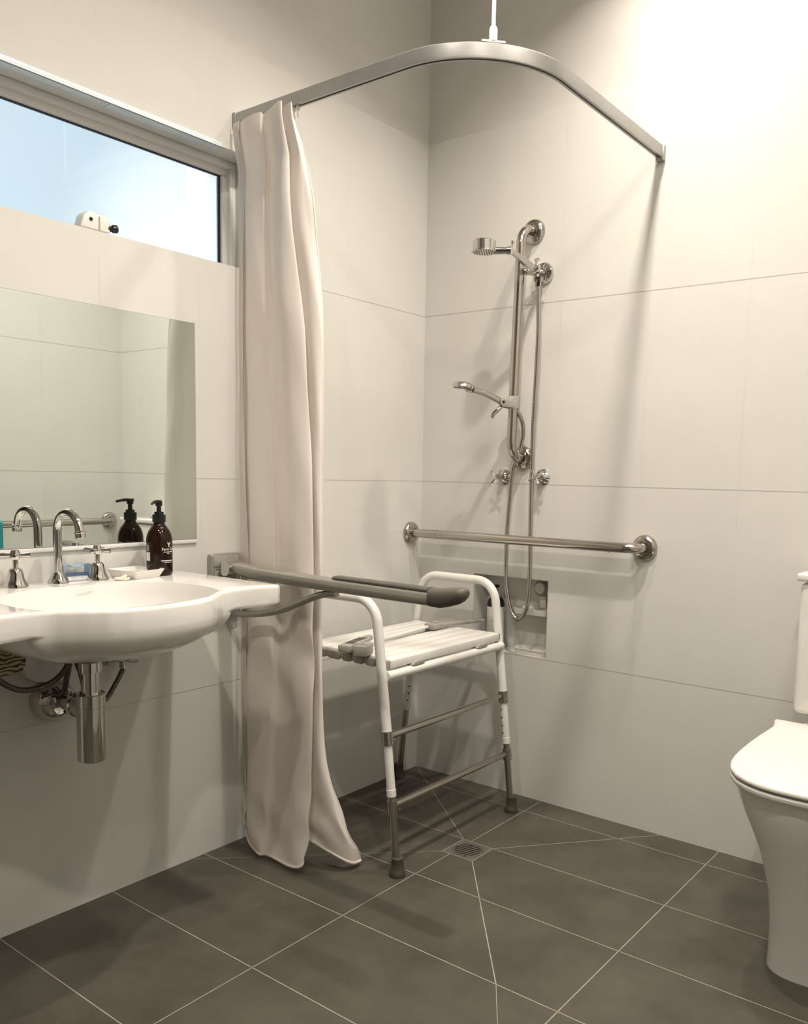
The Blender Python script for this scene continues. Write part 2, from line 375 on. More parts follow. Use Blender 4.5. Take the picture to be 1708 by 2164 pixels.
box(bm, (-.034, -1.260, WZ1 - .007), (.006, -.927, WZ1 - .0045), .0008)
box(bm, (.0005, WY0, WZ1 - .007), (.005, -.927, WZ1 + .006), .001)
obj('trim_strip', bm, 'strip', wn)
# catch on the sash
lt = obj('window_catch', (lambda bm: (
    prism(bm, [(-1.318, 1.722), (-1.236, 1.722), (-1.236, 1.752), (-1.246, 1.762), (-1.262, 1.763), (-1.272, 1.760), (-1.285, 1.766), (-1.298, 1.763), (-1.309, 1.752)],
          lambda u, v, h: V((h, u, v)), -.088, -.052, .004), bm)[1])(B()), 'whitepl', wn)
bm = B(); rod(bm, (-.053, -1.290, 1.745), (-.0505, -1.290, 1.745), .0045); obj('screw', bm, 'black', lt)
bm = B(); lathe(bm, [(.004, 0), (.0085, .001), (.0085, .012), (.0065, .015), (.010, .019), (.010, .029), (.008, .032), (.0, .032)], (-.062, -1.246, 1.733), (.35, 1, .12)); obj('knob', bm, 'black', lt)
bm = B(); box(bm, (-.054, -1.2685, 1.724), (-.0505, -1.2655, 1.756)); obj('lever_slot', bm, 'grey', lt)

# ------------------------------------------------------------------ mirror
mi_ = thing('mirror', 'large frameless rectangular mirror on the wall between the window and the basin', 'mirror', (0, -1.55, .933))
MY0, MY1, MZ0, MZ1 = -2.10, -1.0235, .934, 1.526
bm = B(); box(bm, (0.0005, MY0, MZ0), (.0052, MY1, MZ1)); obj('backing', bm, 'mirredge', mi_)
bm = B(); quad(bm, [(.0055, MY0 + .001, MZ0 + .001), (.0055, MY1 - .001, MZ0 + .001), (.0055, MY1 - .001, MZ1 - .001), (.0055, MY0 + .001, MZ1 - .001)])
obj('mirror_glass', bm, 'mirror', mi_, recalc=False)
bm = B(); box(bm, (.0005, MY0, MZ0 - .0105), (.0065, MY1 + .001, MZ0 - .0005), .001); obj('bottom_channel', bm, 'alu', mi_)

# ------------------------------------------------------------------ wash basin
BC = V((.27, -1.47)); ZB = .852
def ray_r(inside, t):
    lo, hi = 0.0, 1.0
    for _ in range(40):
        m_ = (lo + hi) / 2
        if inside(BC.x + m_ * math.cos(t), BC.y + m_ * math.sin(t)): lo = m_
        else: hi = m_
    return lo
fx = [(0, .512), (.04, .510), (.08, .503), (.12, .487), (.15, .467), (.18, .443), (.205, .424), (.23, .416), (.28, .419), (.33, .430), (.36, .437), (.39, .440)]
def front(d):
    d = abs(d)
    for (a, xa), (b_, xb) in zip(fx, fx[1:]):
        if d <= b_:
            t = (d - a) / (b_ - a); t = t * t * (3 - 2 * t) * .35 + t * .65
            return xa + (xb - xa) * t
    return .44
def outline(x, y):
    d = abs(y - BC.y)
    hw = .376
    if not (0 <= x <= front(d) and d <= hw): return False
    r = .018; cx_, cd = front(hw) - r, hw - r
    if x > cx_ and d > cd and (x - cx_) ** 2 + (d - cd) ** 2 > r * r: return False
    return True
def bowl_in(x, y):
    return abs((x - .300) / .182) ** 2.5 + abs((y - BC.y) / .225) ** 2.5 < 1
def bowl_out(x, y):
    return abs((x - .262) / .285) ** 2.5 + abs((y - BC.y) / .262) ** 2.5 < 1
nt_ = 220; th = [2 * PI * i / nt_ for i in range(nt_)]
# angles denser near corners
Ro = [ray_r(outline, t) for t in th]; Ro = [(Ro[i - 1] + 2 * Ro[i] + Ro[(i + 1) % nt_]) / 4 for i in range(nt_)]; Ri = [ray_r(bowl_in, t) for t in th]; Rb = [min(ray_r(bowl_out, t), ro - .001) for t, ro in zip(th, Ro)]
def sm(Rr, n=1):
    for _ in range(n): Rr = [(Rr[i - 1] + 2 * Rr[i] + Rr[(i + 1) % len(Rr)]) / 4 for i in range(len(Rr))]
    return Rr
Rb = [min(b_, o_ - .0012) for b_, o_ in zip(sm(Rb, 4), Ro)]
def ring(Rr, z): return [V((BC.x + r * math.cos(t), BC.y + r * math.sin(t), z if not callable(z) else z(i))) for i, (r, t) in enumerate(zip(Rr, th))]
bm = B(); rings = []
ZW = ZB - .050
for s in (.02, .15, .3, .45, .6, .72, .82, .9, .955, .985, .997, 1.0):
    rings.append(ring([r * s for r in Rb], ZW - .004 - .085 * (max(0, 1 - s ** 2.4)) ** .56))
gap = [min(1, max(0, (o_ - b_ - .002) / .02)) for o_, b_ in zip(Ro, Rb)]
rings.append(ring([b_ + .0003 + .0017 * q for b_, q in zip(Rb, gap)], lambda i: ZW - .0020 + .002 * gap[i]))
rings.append(ring([o_ - .0005 - .0065 * q for o_, q in zip(Ro, gap)], lambda i: ZW + .0005 - .0005 * gap[i]))
rings += [ring([o_ - .0002 - .0018 * q for o_, q in zip(Ro, gap)], ZW + .004), ring(Ro, ZW + .008), ring(Ro, ZB - .009), ring([o_ - .0015 for o_ in Ro], ZB - .004), ring([o_ - .005 for o_ in Ro], ZB - .0008), ring([o_ - .010 for o_ in Ro], ZB)]
rings.append(ring([min(i_ + .010, o_ - .011) for i_, o_ in zip(Ri, Ro)], ZB))
rings.append(ring([i_ + .003 for i_ in Ri], ZB - .001))
for s in (.995, .985, .965, .93, .87, .78, .66, .5, .3, .12):
    rings.append(ring([i_ * s for i_ in Ri], ZB - .001 - .105 * (1 - s ** 7) ** .62))
loft(bm, rings)
bs = thing('wash_basin', 'white glazed ceramic wall-hung wash basin with flat side shelves', 'basin', (0, BC.y, ZB))
obj('basin_body', bm, 'ceramic', bs, ang=60)
bm = B(); lathe(bm, [(.0, 0), (.028, 0), (.030, .002), (.022, .005), (.020, .003), (0, .003)], (.28, BC.y, ZB - .1055)); obj('plug_hole', bm, 'chrome', bs)
bm = B(); lathe(bm, [(.034, 0), (.034, -.02), (.030, -.03), (.0, -.03)], (.180, -1.456, .716), n=32); obj('waste_boss', bm, 'ceramic', bs)
bm = B()
prism(bm, [(-1.545, .79), (-1.545, .66), (-1.532, .632), (-1.510, .617), (-1.485, .612), (-1.460, .617), (-1.438, .632), (-1.425, .66), (-1.425, .79)], lambda u, v, h: V((h, u, v)), .001, .040, .006)
obj('wall_bracket', bm, 'ceramic', bs)
bm = B()
for k in range(7): box(bm, (.128, -1.447 + k * .0055, ZB + .0002), (.1315, -1.4435 + k * .0055, ZB + .0006))
obj('maker_mark', bm, 'greyprint', bs)

# taps on the basin
def basin_tap(loc, label):
    x, y, z = loc
    t = thing('basin_tap', label, 'tap', loc, 'chrome cross-handle taps on the basin')
    bm = B(); lathe(bm, [(.026, 0), (.026, .004), (.024, .009), (.019, .018), (.0165, .030), (.0145, .040), (.010, .044), (.006, .045), (.006, .066), (0, .066)], loc, n=48); obj('bell_cover', bm, 'chrome', t)
    bm = B(); c = V(loc) + V((0, 0, .073))
    lathe(bm, [(.0, -.010), (.009, -.009), (.0115, -.003), (.0115, .003), (.009, .0085), (.0085, .012), (.0, .013)], c, n=32)
    for a in (0.62, 0.62 + PI / 2):
        d = V((math.cos(a), math.sin(a), 0))
        for s in (-1, 1):
            tube(bm, [c + d * s * .008, c + d * s * .014, c + d * s * .026, c + d * s * .032, c + d * s * .0325], [.0045, .0045, .0062, .0062, .005], 20)
    obj('cross_handle', bm, 'chrome', t)
    return t
t1 = basin_tap((.055, -1.357, ZB), 'chrome cross-handle tap on the basin, right of the spout beside the soap dish')
t2 = dup(t1, (.055, -1.560, ZB), 'chrome cross-handle tap on the basin, left of the spout'); t2.rotation_euler.z = .35
sp = thing('basin_spout', 'chrome gooseneck spout between the two basin taps', 'spout', (.05, -1.456, ZB))
bm = B(); lathe(bm, [(.024, 0), (.024, .004), (.021, .010), (.015, .019), (.0115, .026), (.0, .026)], (.05, -1.456, ZB), n=48); obj('spout_base', bm, 'chrome', sp)
pts = [V((.05, -1.456, ZB + .02)), V((.05, -1.456, ZB + .125))]
for k in range(1, 15):
    a = PI - k / 14 * (PI * .92); pts.append(V((.099 + .049 * math.cos(a), -1.456, ZB + .125 + .046 * math.sin(a))))
pts.append(pts[-1] + V((.004, 0, -.012)))
bm = B(); tube(bm, pts, .0098, 28); obj('spout_pipe', bm, 'chrome', sp)
e_ = pts[-1]; d = V((.12, 0, -1)).normalized()
bm = B(); lathe(bm, [(.010, -.002), (.0125, .0), (.0125, .004), (.0115, .005), (.0115, .015), (.0095, .016), (.0, .014)], e_ - d * .004, d, n=36); obj('aerator', bm, 'chrome', sp)

# nail brush, soap dish, soap, pump bottle
nb = thing('nail_brush', 'translucent blue nail brush with loop handle behind the right basin tap', 'brush', (.03, -1.40, ZB))
bm = B(); box(bm, (.012, -1.436, ZB + .0005), (.044, -1.366, ZB + .013), .001); obj('bristles', bm, 'bristle', nb)
bm = B(); box(bm, (.010, -1.438, ZB + .0125), (.046, -1.364, ZB + .0165), .0015); obj('brush_plate', bm, 'bluedark', nb)
path = smooth_path([(-1.437, ZB + .017), (-1.437, ZB + .030), (-1.434, ZB + .040), (-1.425, ZB + .041), (-1.412, ZB + .035), (-1.398, ZB + .036), (-1.385, ZB + .041), (-1.372, ZB + .041), (-1.366, ZB + .033), (-1.367, ZB + .017)] if False else [V((0, y, z)) for y, z in ((-1.437, ZB + .017), (-1.437, ZB + .030), (-1.434, ZB + .040), (-1.425, ZB + .041), (-1.412, ZB + .035), (-1.398, ZB + .036), (-1.385, ZB + .041), (-1.372, ZB + .041), (-1.366, ZB + .033), (-1.367, ZB + .017))], 4)
bm = B(); loft(bm, [[V((.012, p.y, p.z)), V((.044, p.y, p.z)), V((.044, p.y - (p.y + 1.40) * .05, p.z - .0025)), V((.012, p.y - (p.y + 1.40) * .05, p.z - .0025))] for p in path]); obj('loop_handle', bm, 'blue', nb)
sd = thing('soap_dish', 'square white ceramic soap dish with sloped sides on the basin', 'soap dish', (.075, -1.262, ZB))
def sq(cx_, cy_, hx, hy, z, rot=0.0, nn=8, r=.006):
    o = []
    for sx, sy, a0 in ((1, 1, 0), (-1, 1, PI / 2), (-1, -1, PI), (1, -1, 1.5 * PI)):
        for k in range(nn):
            a = a0 + k / (nn - 1) * PI / 2
            o.append((sx * (hx - r) + r * math.cos(a), sy * (hy - r) + r * math.sin(a)))
    return [V((cx_ + x * math.cos(rot) - y * math.sin(rot), cy_ + x * math.sin(rot) + y * math.cos(rot), z)) for x, y in o]
bm = B(); c_ = (.072, -1.262)
loft(bm, [sq(*c_, .042, .042, ZB + .0003, .2), sq(*c_, .051, .051, ZB + .020, .2), sq(*c_, .051, .051, ZB + .0215, .2), sq(*c_, .0485, .0485, ZB + .0215, .2), sq(*c_, .040, .040, ZB + .0145, .2), sq(*c_, .02, .02, ZB + .0135, .2)])
obj('dish', bm, 'ceramic', sd)
sp2 = B(); lathe(sp2, [(.0, 0), (.015, 0), (.018, .003), (.0185, .006), (.017, .006), (.013, .004), (0, .0035)], (.106, -1.322, ZB + .0003), n=36)
tube(sp2, [(.106, -1.322, ZB + .004), (.110, -1.318, ZB + .009), (.113, -1.315, ZB + .013)], [.006, .005, .003], 14)
tag(obj('soap_remnant', sp2, 'soap', loc=(.106, -1.322, ZB)), 'small worn cream soap remnant beside the square soap dish', 'soap')

BX, BY = .070, -1.190
pb = thing('pump_bottle', 'dark amber pump bottle with white printing on the basin shelf', 'bottle', (BX, BY, ZB))
bm = B(); prof = [(.0, .0), (.029, .0), (.0325, .004), (.033, .010), (.033, .088), (.0325, .096), (.0305, .106), (.027, .115), (.021, .124), (.0155, .131), (.0135, .136), (.0135, .142), (0, .142)]
lathe(bm, prof, (BX, BY, ZB), n=56); obj('bottle_body', bm, 'amber', pb)
bm = B(); lathe(bm, [(.0, 0), (.0165, 0), (.0168, .002), (.0165, .020), (.012, .0205), (.0115, .027), (.006, .0275), (.0055, .046), (0, .046)], (BX, BY, ZB + .138), n=40)
hz = ZB + .184; hd = V((.45, -.9, 0)).normalized(); hs = V((-hd.y, hd.x, 0)); o0 = V((BX, BY, hz))
lathe(bm, [(0, -.004), (.0088, -.004), (.0088, .008), (0, .0085)], o0, n=30)
tube(bm, [o0 + hd * -.010 + V((0, 0, .0075)), o0 + hd * .008 + V((0, 0, .0075)), o0 + hd * .022 + V((0, 0, .0065)), o0 + hd * .034 + V((0, 0, .003)), o0 + hd * .036 + V((0, 0, .0015))], [.0035, .0045, .0042, .0034, .003], 14)
obj('pump', bm, 'black', pb)
# printing wrapped on the glass
def text_mesh(body, size):
    cu = bpy.data.curves.new('t', 'FONT'); cu.body = body; cu.size = size; cu.align_x = 'CENTER'
    o = bpy.data.objects.new('t', cu); C.objects.link(o)
    dg = bpy.context.evaluated_depsgraph_get(); dg.update()
    me = bpy.data.meshes.new_from_object(o.evaluated_get(dg)); bpy.data.objects.remove(o)
    return me
def wrap_text(bm, body, size, a0, z, r, cx_, cy_, bold=0.0):
    me = text_mesh(body, size); t = bmesh.new(); t.from_mesh(me)
    bmesh.ops.triangulate(t, faces=list(t.faces))
    for v in t.verts:
        a = a0 + v.co.x / r; v.co = V((cx_ + r * math.cos(a), cy_ + r * math.sin(a), z + v.co.y))
    merge(bm, t)
def wrap_bar(bm, a0, a1, z0, z1, r, cx_, cy_, mi=0):
    n = 10
    for k in range(n):
        a, b_ = a0 + (a1 - a0) * k / n, a0 + (a1 - a0) * (k + 1) / n
        quad(bm, [(cx_ + r * math.cos(a), cy_ + r * math.sin(a), z0), (cx_ + r * math.cos(b_), cy_ + r * math.sin(b_), z0), (cx_ + r * math.cos(b_), cy_ + r * math.sin(b_), z1), (cx_ + r * math.cos(a), cy_ + r * math.sin(a), z1)], mi)
av = math.atan2(-2.52 - BY, 1.988 - BX); RL = .0333
bm = B(); al = av + .78
wrap_text(bm, 'Farm Gate', .0105, av + .84, ZB + .066, RL, BX, BY); obj('brand_text', bm, 'print', pb, recalc=False); bm = B()
zl = ZB + .0785
wrap_bar(bm, al - .035, al + .035, zl - .004, zl + .002, RL, BX, BY)
for a_ in (-.16, -.07, .06, .16):
    for q in range(5):
        aa = al + a_ * (q + 1) / 5; wrap_bar(bm, aa - .018, aa + .018, zl + .0015 + q * .0014, zl + .003 + q * .0014, RL, BX, BY)
obj('leaf_logo', bm, 'print', pb, recalc=False); bm = B()
wrap_bar(bm, av + .30, av + 1.15, ZB + .0615, ZB + .0627, RL, BX, BY); wrap_bar(bm, av + .6, av + .85, ZB + .058, ZB + .059, RL, BX, BY)
wrap_bar(bm, av + .12, av + 1.2, ZB + .0385, ZB + .0405, RL, BX, BY); wrap_bar(bm, av + .35, av + 1.1, ZB + .0345, ZB + .0357, RL, BX, BY)
obj('printed_lines', bm, 'print', pb, recalc=False); bm = B()
ar = av - .92
wrap_bar(bm, ar - .35, ar + .14, ZB + .039, ZB + .061, RL, BX, BY)
wrap_bar(bm, ar - .35, ar + .04, ZB + .0785, ZB + .0795, RL, BX, BY)
obj('barcode_patch', bm, 'print', pb, recalc=False)
bm = B(); wrap_bar(bm, ar - .02, ar + .06, ZB + .042, ZB + .058, RL + .0001, BX, BY); wrap_bar(bm, ar - .35, ar + .06, ZB + .064, ZB + .0765, RL, BX, BY)
obj('side_label', bm, 'greyprint', pb, recalc=False)

# ------------------------------------------------------------------ plumbing below the basin
TX, TY = .178, -1.456
tp = thing('bottle_trap', 'chrome bottle trap hanging below the middle of the basin', 'drain trap', (TX, TY, .44))
bm = B(); lathe(bm, [(0, 0), (.0305, 0), (.0322, .002), (.0322, .128), (.0314, .1285), (.0314, .1300), (.0328, .1305), (.0328, .158), (.031, .160), (.0, .160)], (TX, TY, .446), n=56); obj('trap_cup', bm, 'dkchrome', tp)
bm = B(); lathe(bm, [(.0, 0), (.0205, 0), (.0205, .052), (.0262, .053), (.0262, .076), (.024, .078), (0, .078)], (TX, TY, .604), n=48); obj('tail_pipe', bm, 'dkchrome', tp)
bm = B(); tube(bm, [(TX - .02, TY, .570), (TX - .05, TY, .569), (TX - .051, TY, .569), (TX - .062, TY, .568), (TX - .063, TY, .568), (.0, TY, .562)], [.027, .027, .030, .030, .0185, .0185], 40); obj('outlet_pipe', bm, 'dkchrome', tp)
bm = B(); lathe(bm, [(.052, 0), (.052, .012), (.050, .026), (.044, .040), (.036, .048), (.030, .052), (.026, .050), (.02, .048), (0, .048)], (0.001, TY - .002, .562), (1, 0, 0), n=56); obj('wall_flange', bm, 'dkchrome', tp)
sv = thing('stop_valve', 'chrome stop valve on the wall right of the bottle trap', 'valve', (.0, -1.262, .638))
bm = B(); lathe(bm, [(.026, 0), (.026, .004), (.020, .010), (.009, .011), (.009, .040), (0, .040)], (.001, -1.300, .643), (1, 0, 0), n=36)
tube(bm, [(.040, -1.318, .645), (.040, -1.262, .637)], .0105, 28); obj('valve_body', bm, 'dkchrome', sv)
bm = B(); lathe(bm, [(.0105, 0), (.0135, .001), (.0135, .024), (.011, .026), (.004, .026), (.003, .024), (0, .024)], (.040, -1.268, .638), (.45, .9, -.05), n=36); obj('valve_cap', bm, 'chrome', sv)
bm = B(); tube(bm, [(.040, -1.285, .630), (.052, -1.292, .612)], .0075, 20); obj('hose_nut', bm, 'dkchrome', sv)
def hose(name, pts, r, m, label, k=8, ribs=False):
    bm = B(); P = smooth_path(pts, k); tube(bm, P, r, 14)
    return tag(obj(name, bm, m, loc=pts[0]), label, 'hose')
hose('braided_hose', [(.052, -1.292, .612), (.055, -1.315, .58), (.060, -1.345, .548), (.072, -1.39, .540), (.095, -1.42, .58), (.10, -1.435, .64), (.075, -1.45, .705)], .0065, 'hose', 'dark braided water hose running from the stop valve behind the bottle trap')
hose('braided_hose', [(.12, -1.470, .705), (.115, -1.475, .665), (.105, -1.50, .633), (.095, -1.540, .618), (.09, -1.585, .624), (.09, -1.63, .66), (.09, -1.65, .71)], .0068, 'hose', 'dark braided water hose looping in a U below the left of the basin')
hose('braided_hose', [(.11, -1.468, .665), (.10, -1.470, .630), (.085, -1.468, .600), (.06, -1.47, .585), (.03, -1.475, .60)], .0068, 'hose', 'short dark hose curving down just left of the bottle trap pipe')
bm = B(); tube(bm, [(.125, -1.462, .705), (.115, -1.466, .672)], .011, 6); tag(obj('hose_coupling', bm, 'steel', loc=(.12, -1.464, .70)), 'short metal hose coupling under the basin beside the bottle trap', 'hose fitting')
tw = B()
prism(tw, [(-1.92, .665), (-1.60, .672), (-1.588, .69), (-1.585, .725), (-1.60, .742), (-1.92, .742)], lambda u, v, h: V((h, u, v)), .03, .15, .008)
tag(obj('striped_cloth', tw, 'stripe', loc=(.09, -1.7, .665)), 'folded beige and dark striped cloth under the left end of the basin', 'cloth')

# ------------------------------------------------------------------ fold-down arm rest beside the basin
ar_ = thing('fold_down_armrest', 'grey fold-down support arm on the wall between basin and shower curtain', 'support arm', (0, -.93, .86))
bm = B(); box(bm, (.0005, -.985, .70), (.020, -.878, .889), .006, 3); obj('wall_plate', bm, 'armgrey', ar_)
bm = B(); box(bm, (.020, -.978, .852), (.0215, -.886, .884), .001); box(bm, (.019, -.975, .710), (.0215, -.889, .846), .004); obj('cover_plate', bm, 'grey', ar_)
bm = B(); tube(bm, [(.052, -.966, .850), (.052, -.897, .850)], .022, 36); obj('hinge_barrel', bm, 'chrome', ar_)
def armring(x, w, h, z, y=-.931, n=28, p=3.2):
    o = []
    for k in range(n):
        a = 2 * PI * k / n; c, s = math.cos(a), math.sin(a)
        o.append(V((x, y + w * math.copysign(abs(c) ** (2 / p), c), z + h * math.copysign(abs(s) ** (2 / p), s))))
    return o
bm = B(); loft(bm, [armring(.046, .024, .010, .853), armring(.066, .025, .015, .851), armring(.10, .0225, .0185, .847), armring(.15, .0195, .0178, .8425), armring(.152, .017, .016, .842)]); obj('hinge_shroud', bm, 'armgrey', ar_)
bm = B(); loft(bm, [armring(.12, .0205, .0185, .843, p=2.6), armring(.45, .0205, .0185, .838, p=2.6), armring(.775, .0205, .0185, .8365, p=2.6)]); obj('arm_profile', bm, 'armgrey', ar_)
bm = B(); loft(bm, [armring(.448, .008, .003, .855, p=2), armring(.456, .0135, .0055, .857, p=2), armring(.47, .0155, .007, .857, p=2.4), armring(.77, .0160, .008, .855, p=2.6)]); obj('soft_pad', bm, 'padgrey', ar_)
bm = B(); loft(bm, [armring(.772, .0215, .0225, .840, p=2.6), armring(.80, .0225, .0235, .840, p=2.6), armring(.825, .023, .0225, .845, p=2.5), armring(.848, .0225, .0205, .850, p=2.4), armring(.862, .0205, .017, .854, p=2.2), armring(.870, .016, .012, .857, p=2.1), armring(.874, .008, .006, .858, p=2)]); obj('end_cap', bm, 'padgrey', ar_)
bm = B(); tube(bm, smooth_path([(.015, -.93, .716), (.08, -.93, .718), (.183, -.93, .732), (.26, -.93, .752), (.334, -.93, .781), (.40, -.93, .806), (.46, -.93, .817)], 5), [.0105] * 25 + [.0095, .009, .0085, .0078, .007, .006], 20) if False else None
P = smooth_path([(.015, -.93, .716), (.08, -.93, .718), (.183, -.93, .732), (.26, -.93, .752), (.334, -.93, .781), (.40, -.93, .806), (.46, -.93, .816)], 5)
tube(bm, P, .0095, 20); obj('brace_tube', bm, 'armgrey', ar_)

# ------------------------------------------------------------------ curtain track and curtain
RX, RY, RR = .892, -.876, .27; TZ0, TZ1, TH = 2.084, 2.119, .0095
def track_path():
    P = [V((.012, RY, 0)), V((RX - RR, RY, 0))]
    for k in range(1, 25):
        a = -PI / 2 + k / 24 * PI / 2; P.append(V((RX - RR + RR * math.cos(a), RY + RR + RR * math.sin(a), 0)))
    P.append(V((RX, -.012, 0))); return P
tk = thing('curtain_track', 'silver curved shower curtain track running from the left wall to the back wall', 'curtain track', (RX - RR, RY, TZ1))
P = track_path(); rings = []
for i, p in enumerate(P):
    t = (P[min(i + 1, len(P) - 1)] - P[max(0, i - 1)]).normalized(); s = V((t.y, -t.x, 0))
    sec = [(-TH, TZ0), (-.0035, TZ0), (-.0035, TZ0 + .009), (.0035, TZ0 + .009), (.0035, TZ0), (TH, TZ0), (TH + .0008, TZ0 + .006), (TH + .0008, TZ1 - .003), (TH - .003, TZ1), (-TH + .003, TZ1), (-TH - .0008, TZ1 - .003), (-TH - .0008, TZ0 + .006)]
    rings.append([p + s * a + V((0, 0, z)) for a, z in sec])
bm = B(); loft(bm, rings); obj('track_rail', bm, 'track', tk)
bm = B(); rings = []
for i, p in enumerate(P):
    t = (P[min(i + 1, len(P) - 1)] - P[max(0, i - 1)]).normalized(); s = V((t.y, -t.x, 0))
    rings.append([p + s * a + V((0, 0, z)) for a, z in ((-.0033, TZ0 + .0015), (.0033, TZ0 + .0015), (.0033, TZ0 + .008), (-.0033, TZ0 + .008))])
loft(bm, rings); obj('track_slot', bm, 'black', tk)
br = B(); box(br, (RX - .0125, -.018, TZ0 - .009), (RX + .0135, -.0005, TZ1 + .001), .003); obj('end_bracket', br, 'track', tk)
br = B(); box(br, (.0005, RY - .0112, TZ0 - .002), (.013, RY + .0112, TZ1 + .001), .002); obj('end_bracket', br, 'track', tk)
bm = B(); rd = V((RX - RR + RR * .7071, RY + RR - RR * .7071, 0))
lathe(bm, [(0, 0), (.0095, 0), (.0095, .026), (.008, .031), (.005, .033), (.0045, .034), (.0045, ZC - TZ1 - .006), (0, ZC - TZ1 - .006)], rd + V((0, 0, TZ1 + .005)), n=28); obj('ceiling_rod', bm, 'powder', tk)
bm = B(); t45 = V((.7071, .7071, 0)); s45 = V((.7071, -.7071, 0)); c = rd + V((0, 0, TZ1))
prism(bm, [(-.028, 0), (.028, 0), (.028, .005), (-.028, .005)], lambda u, v, h: c + t45 * u + s45 * h + V((0, 0, v)), -.008, .008, .001); obj('clamp_plate', bm, 'powder', tk)
CZ = [2.086, 1.967, 1.845, 1.685, 1.509, 1.318, 1.123, 0.857, 0.586, 0.377, 0.194, 0.079, 0.012]
CX = [[0.012, 0.044, 0.022, 0.084, 0.139, 0.148, 0.221, 0.226, 0.19, 0.251, 0.253, 0.243], [0.010, 0.042, 0.021, 0.081, 0.135, 0.142, 0.215, 0.232, 0.191, 0.255, 0.268, 0.268], [0.008, 0.039, 0.019, 0.077, 0.13, 0.135, 0.208, 0.24, 0.192, 0.26, 0.286, 0.299], [0.008, 0.035, 0.019, 0.078, 0.133, 0.146, 0.221, 0.267, 0.221, 0.285, 0.312, 0.317], [0.008, 0.034, 0.02, 0.081, 0.138, 0.162, 0.24, 0.3, 0.257, 0.316, 0.339, 0.334], [0.009, 0.036, 0.022, 0.084, 0.152, 0.172, 0.259, 0.315, 0.271, 0.325, 0.343, 0.336], [0.010, 0.042, 0.024, 0.087, 0.166, 0.181, 0.278, 0.331, 0.285, 0.333, 0.346, 0.337], [0.012, 0.054, 0.027, 0.09, 0.176, 0.191, 0.282, 0.336, 0.289, 0.339, 0.352, 0.34], [0.012, 0.040, 0.022, 0.073, 0.166, 0.192, 0.283, 0.338, 0.292, 0.344, 0.355, 0.337], [0.012, 0.042, 0.022, 0.07, 0.151, 0.185, 0.284, 0.336, 0.293, 0.346, 0.362, 0.35], [0.014, 0.044, 0.025, 0.075, 0.145, 0.177, 0.282, 0.332, 0.288, 0.354, 0.389, 0.383], [0.018, 0.048, 0.03, 0.079, 0.145, 0.172, 0.281, 0.328, 0.285, 0.36, 0.407, 0.405], [0.026, 0.052, 0.035, 0.085, 0.145, 0.173, 0.281, 0.322, 0.285, 0.36, 0.408, 0.405]]
CY = [-0.872, -0.880, -0.864, -0.888, -0.893, -0.879, -0.908, -0.895, -0.868, -0.884, -0.876, -0.862]
def cr(p0, p1, p2, p3, t): return .5 * (2 * p1 + (-p0 + p2) * t + (2 * p0 - 5 * p1 + 4 * p2 - p3) * t * t + (-p0 + 3 * p1 - 3 * p2 + p3) * t ** 3)
nz_ = 150; rings = []
for iz in range(nz_ + 1):
    z = CZ[0] + (CZ[-1] - CZ[0]) * iz / nz_
    j = max(i for i in range(len(CZ) - 1) if CZ[i] >= z - 1e-9); j = min(j, len(CZ) - 2)
    t = (CZ[j] - z) / (CZ[j] - CZ[j + 1]); g = lambda q: CX[max(0, min(len(CZ) - 1, q))]
    xs = [cr(a, b_, c, d_, t) for a, b_, c, d_ in zip(g(j - 1), g(j), g(j + 1), g(j + 2))]
    amp = .6 + .4 * min(1, (2.06 - z) / .5)
    wob = .006 * math.sin(z * 5.3)
    ys = [(-.876 + (y + .876) * (amp if z > 1 else 1.0)) for y in CY]
    lowf = max(0, (.32 - z) / .32)
    ys = [y - .030 * lowf ** 1.6 * max(0, 1 - abs(i - 4.5) / 4) + (.0 if i < 9 else (.03, .07, .10)[i - 9] * lowf ** 1.5) for i, y in enumerate(ys)]
    zo = [(.05, .05, .04, .012, .0, .0, .004, .02, .07, .05, .012, .0)[i] * lowf ** 1.3 - (.014 * (1 - min(1, (2.086 - z) / .1)) * (0, .2, .7, .3, .2, .6, -.5, .1, .8, .2, .4, .9)[i] * .7) for i in range(12)]; ZO = [zo[0]] + zo + [zo[-1]]
    tf = max(0, min(1, (z - 1.96) / .09)); ys = [y - (.022 + .0 * i) * tf for i, y in enumerate(ys)]
    K = list(zip(xs, ys)); K = [K[0]] + K + [K[-1]]; row = []
    for i in range(1, len(K) - 2):
        for k in range(12):
            u = k / 12
            x = cr(K[i - 1][0], K[i][0], K[i + 1][0], K[i + 2][0], u); y = cr(K[i - 1][1], K[i][1], K[i + 1][1], K[i + 2][1], u)
            s_ = i + u
            wr = .0022 * math.sin(s_ * 2.1 + z * 7) * math.sin(z * 11 + s_) + lowf * .010 * math.sin(z * 42 + s_ * 1.3) * math.sin(s_ * .9)
            # gathered diagonal creases at basin height, where the cloth is pinched by the arm
            cz_ = math.exp(-((z - .62) / .16) ** 2); wr += cz_ * .008 * math.sin(26 * (z + .16 * s_ / 3)) * math.exp(-((s_ - 6) / 2.6) ** 2)
            row.append(V((max(.008, x), y + wr, z + cr(ZO[i - 1], ZO[i], ZO[i + 1], ZO[i + 2], u))))
    row.append(V((max(.008, K[-1][0]), K[-1][1] + wr, z + ZO[-1]))); rings.append(row)
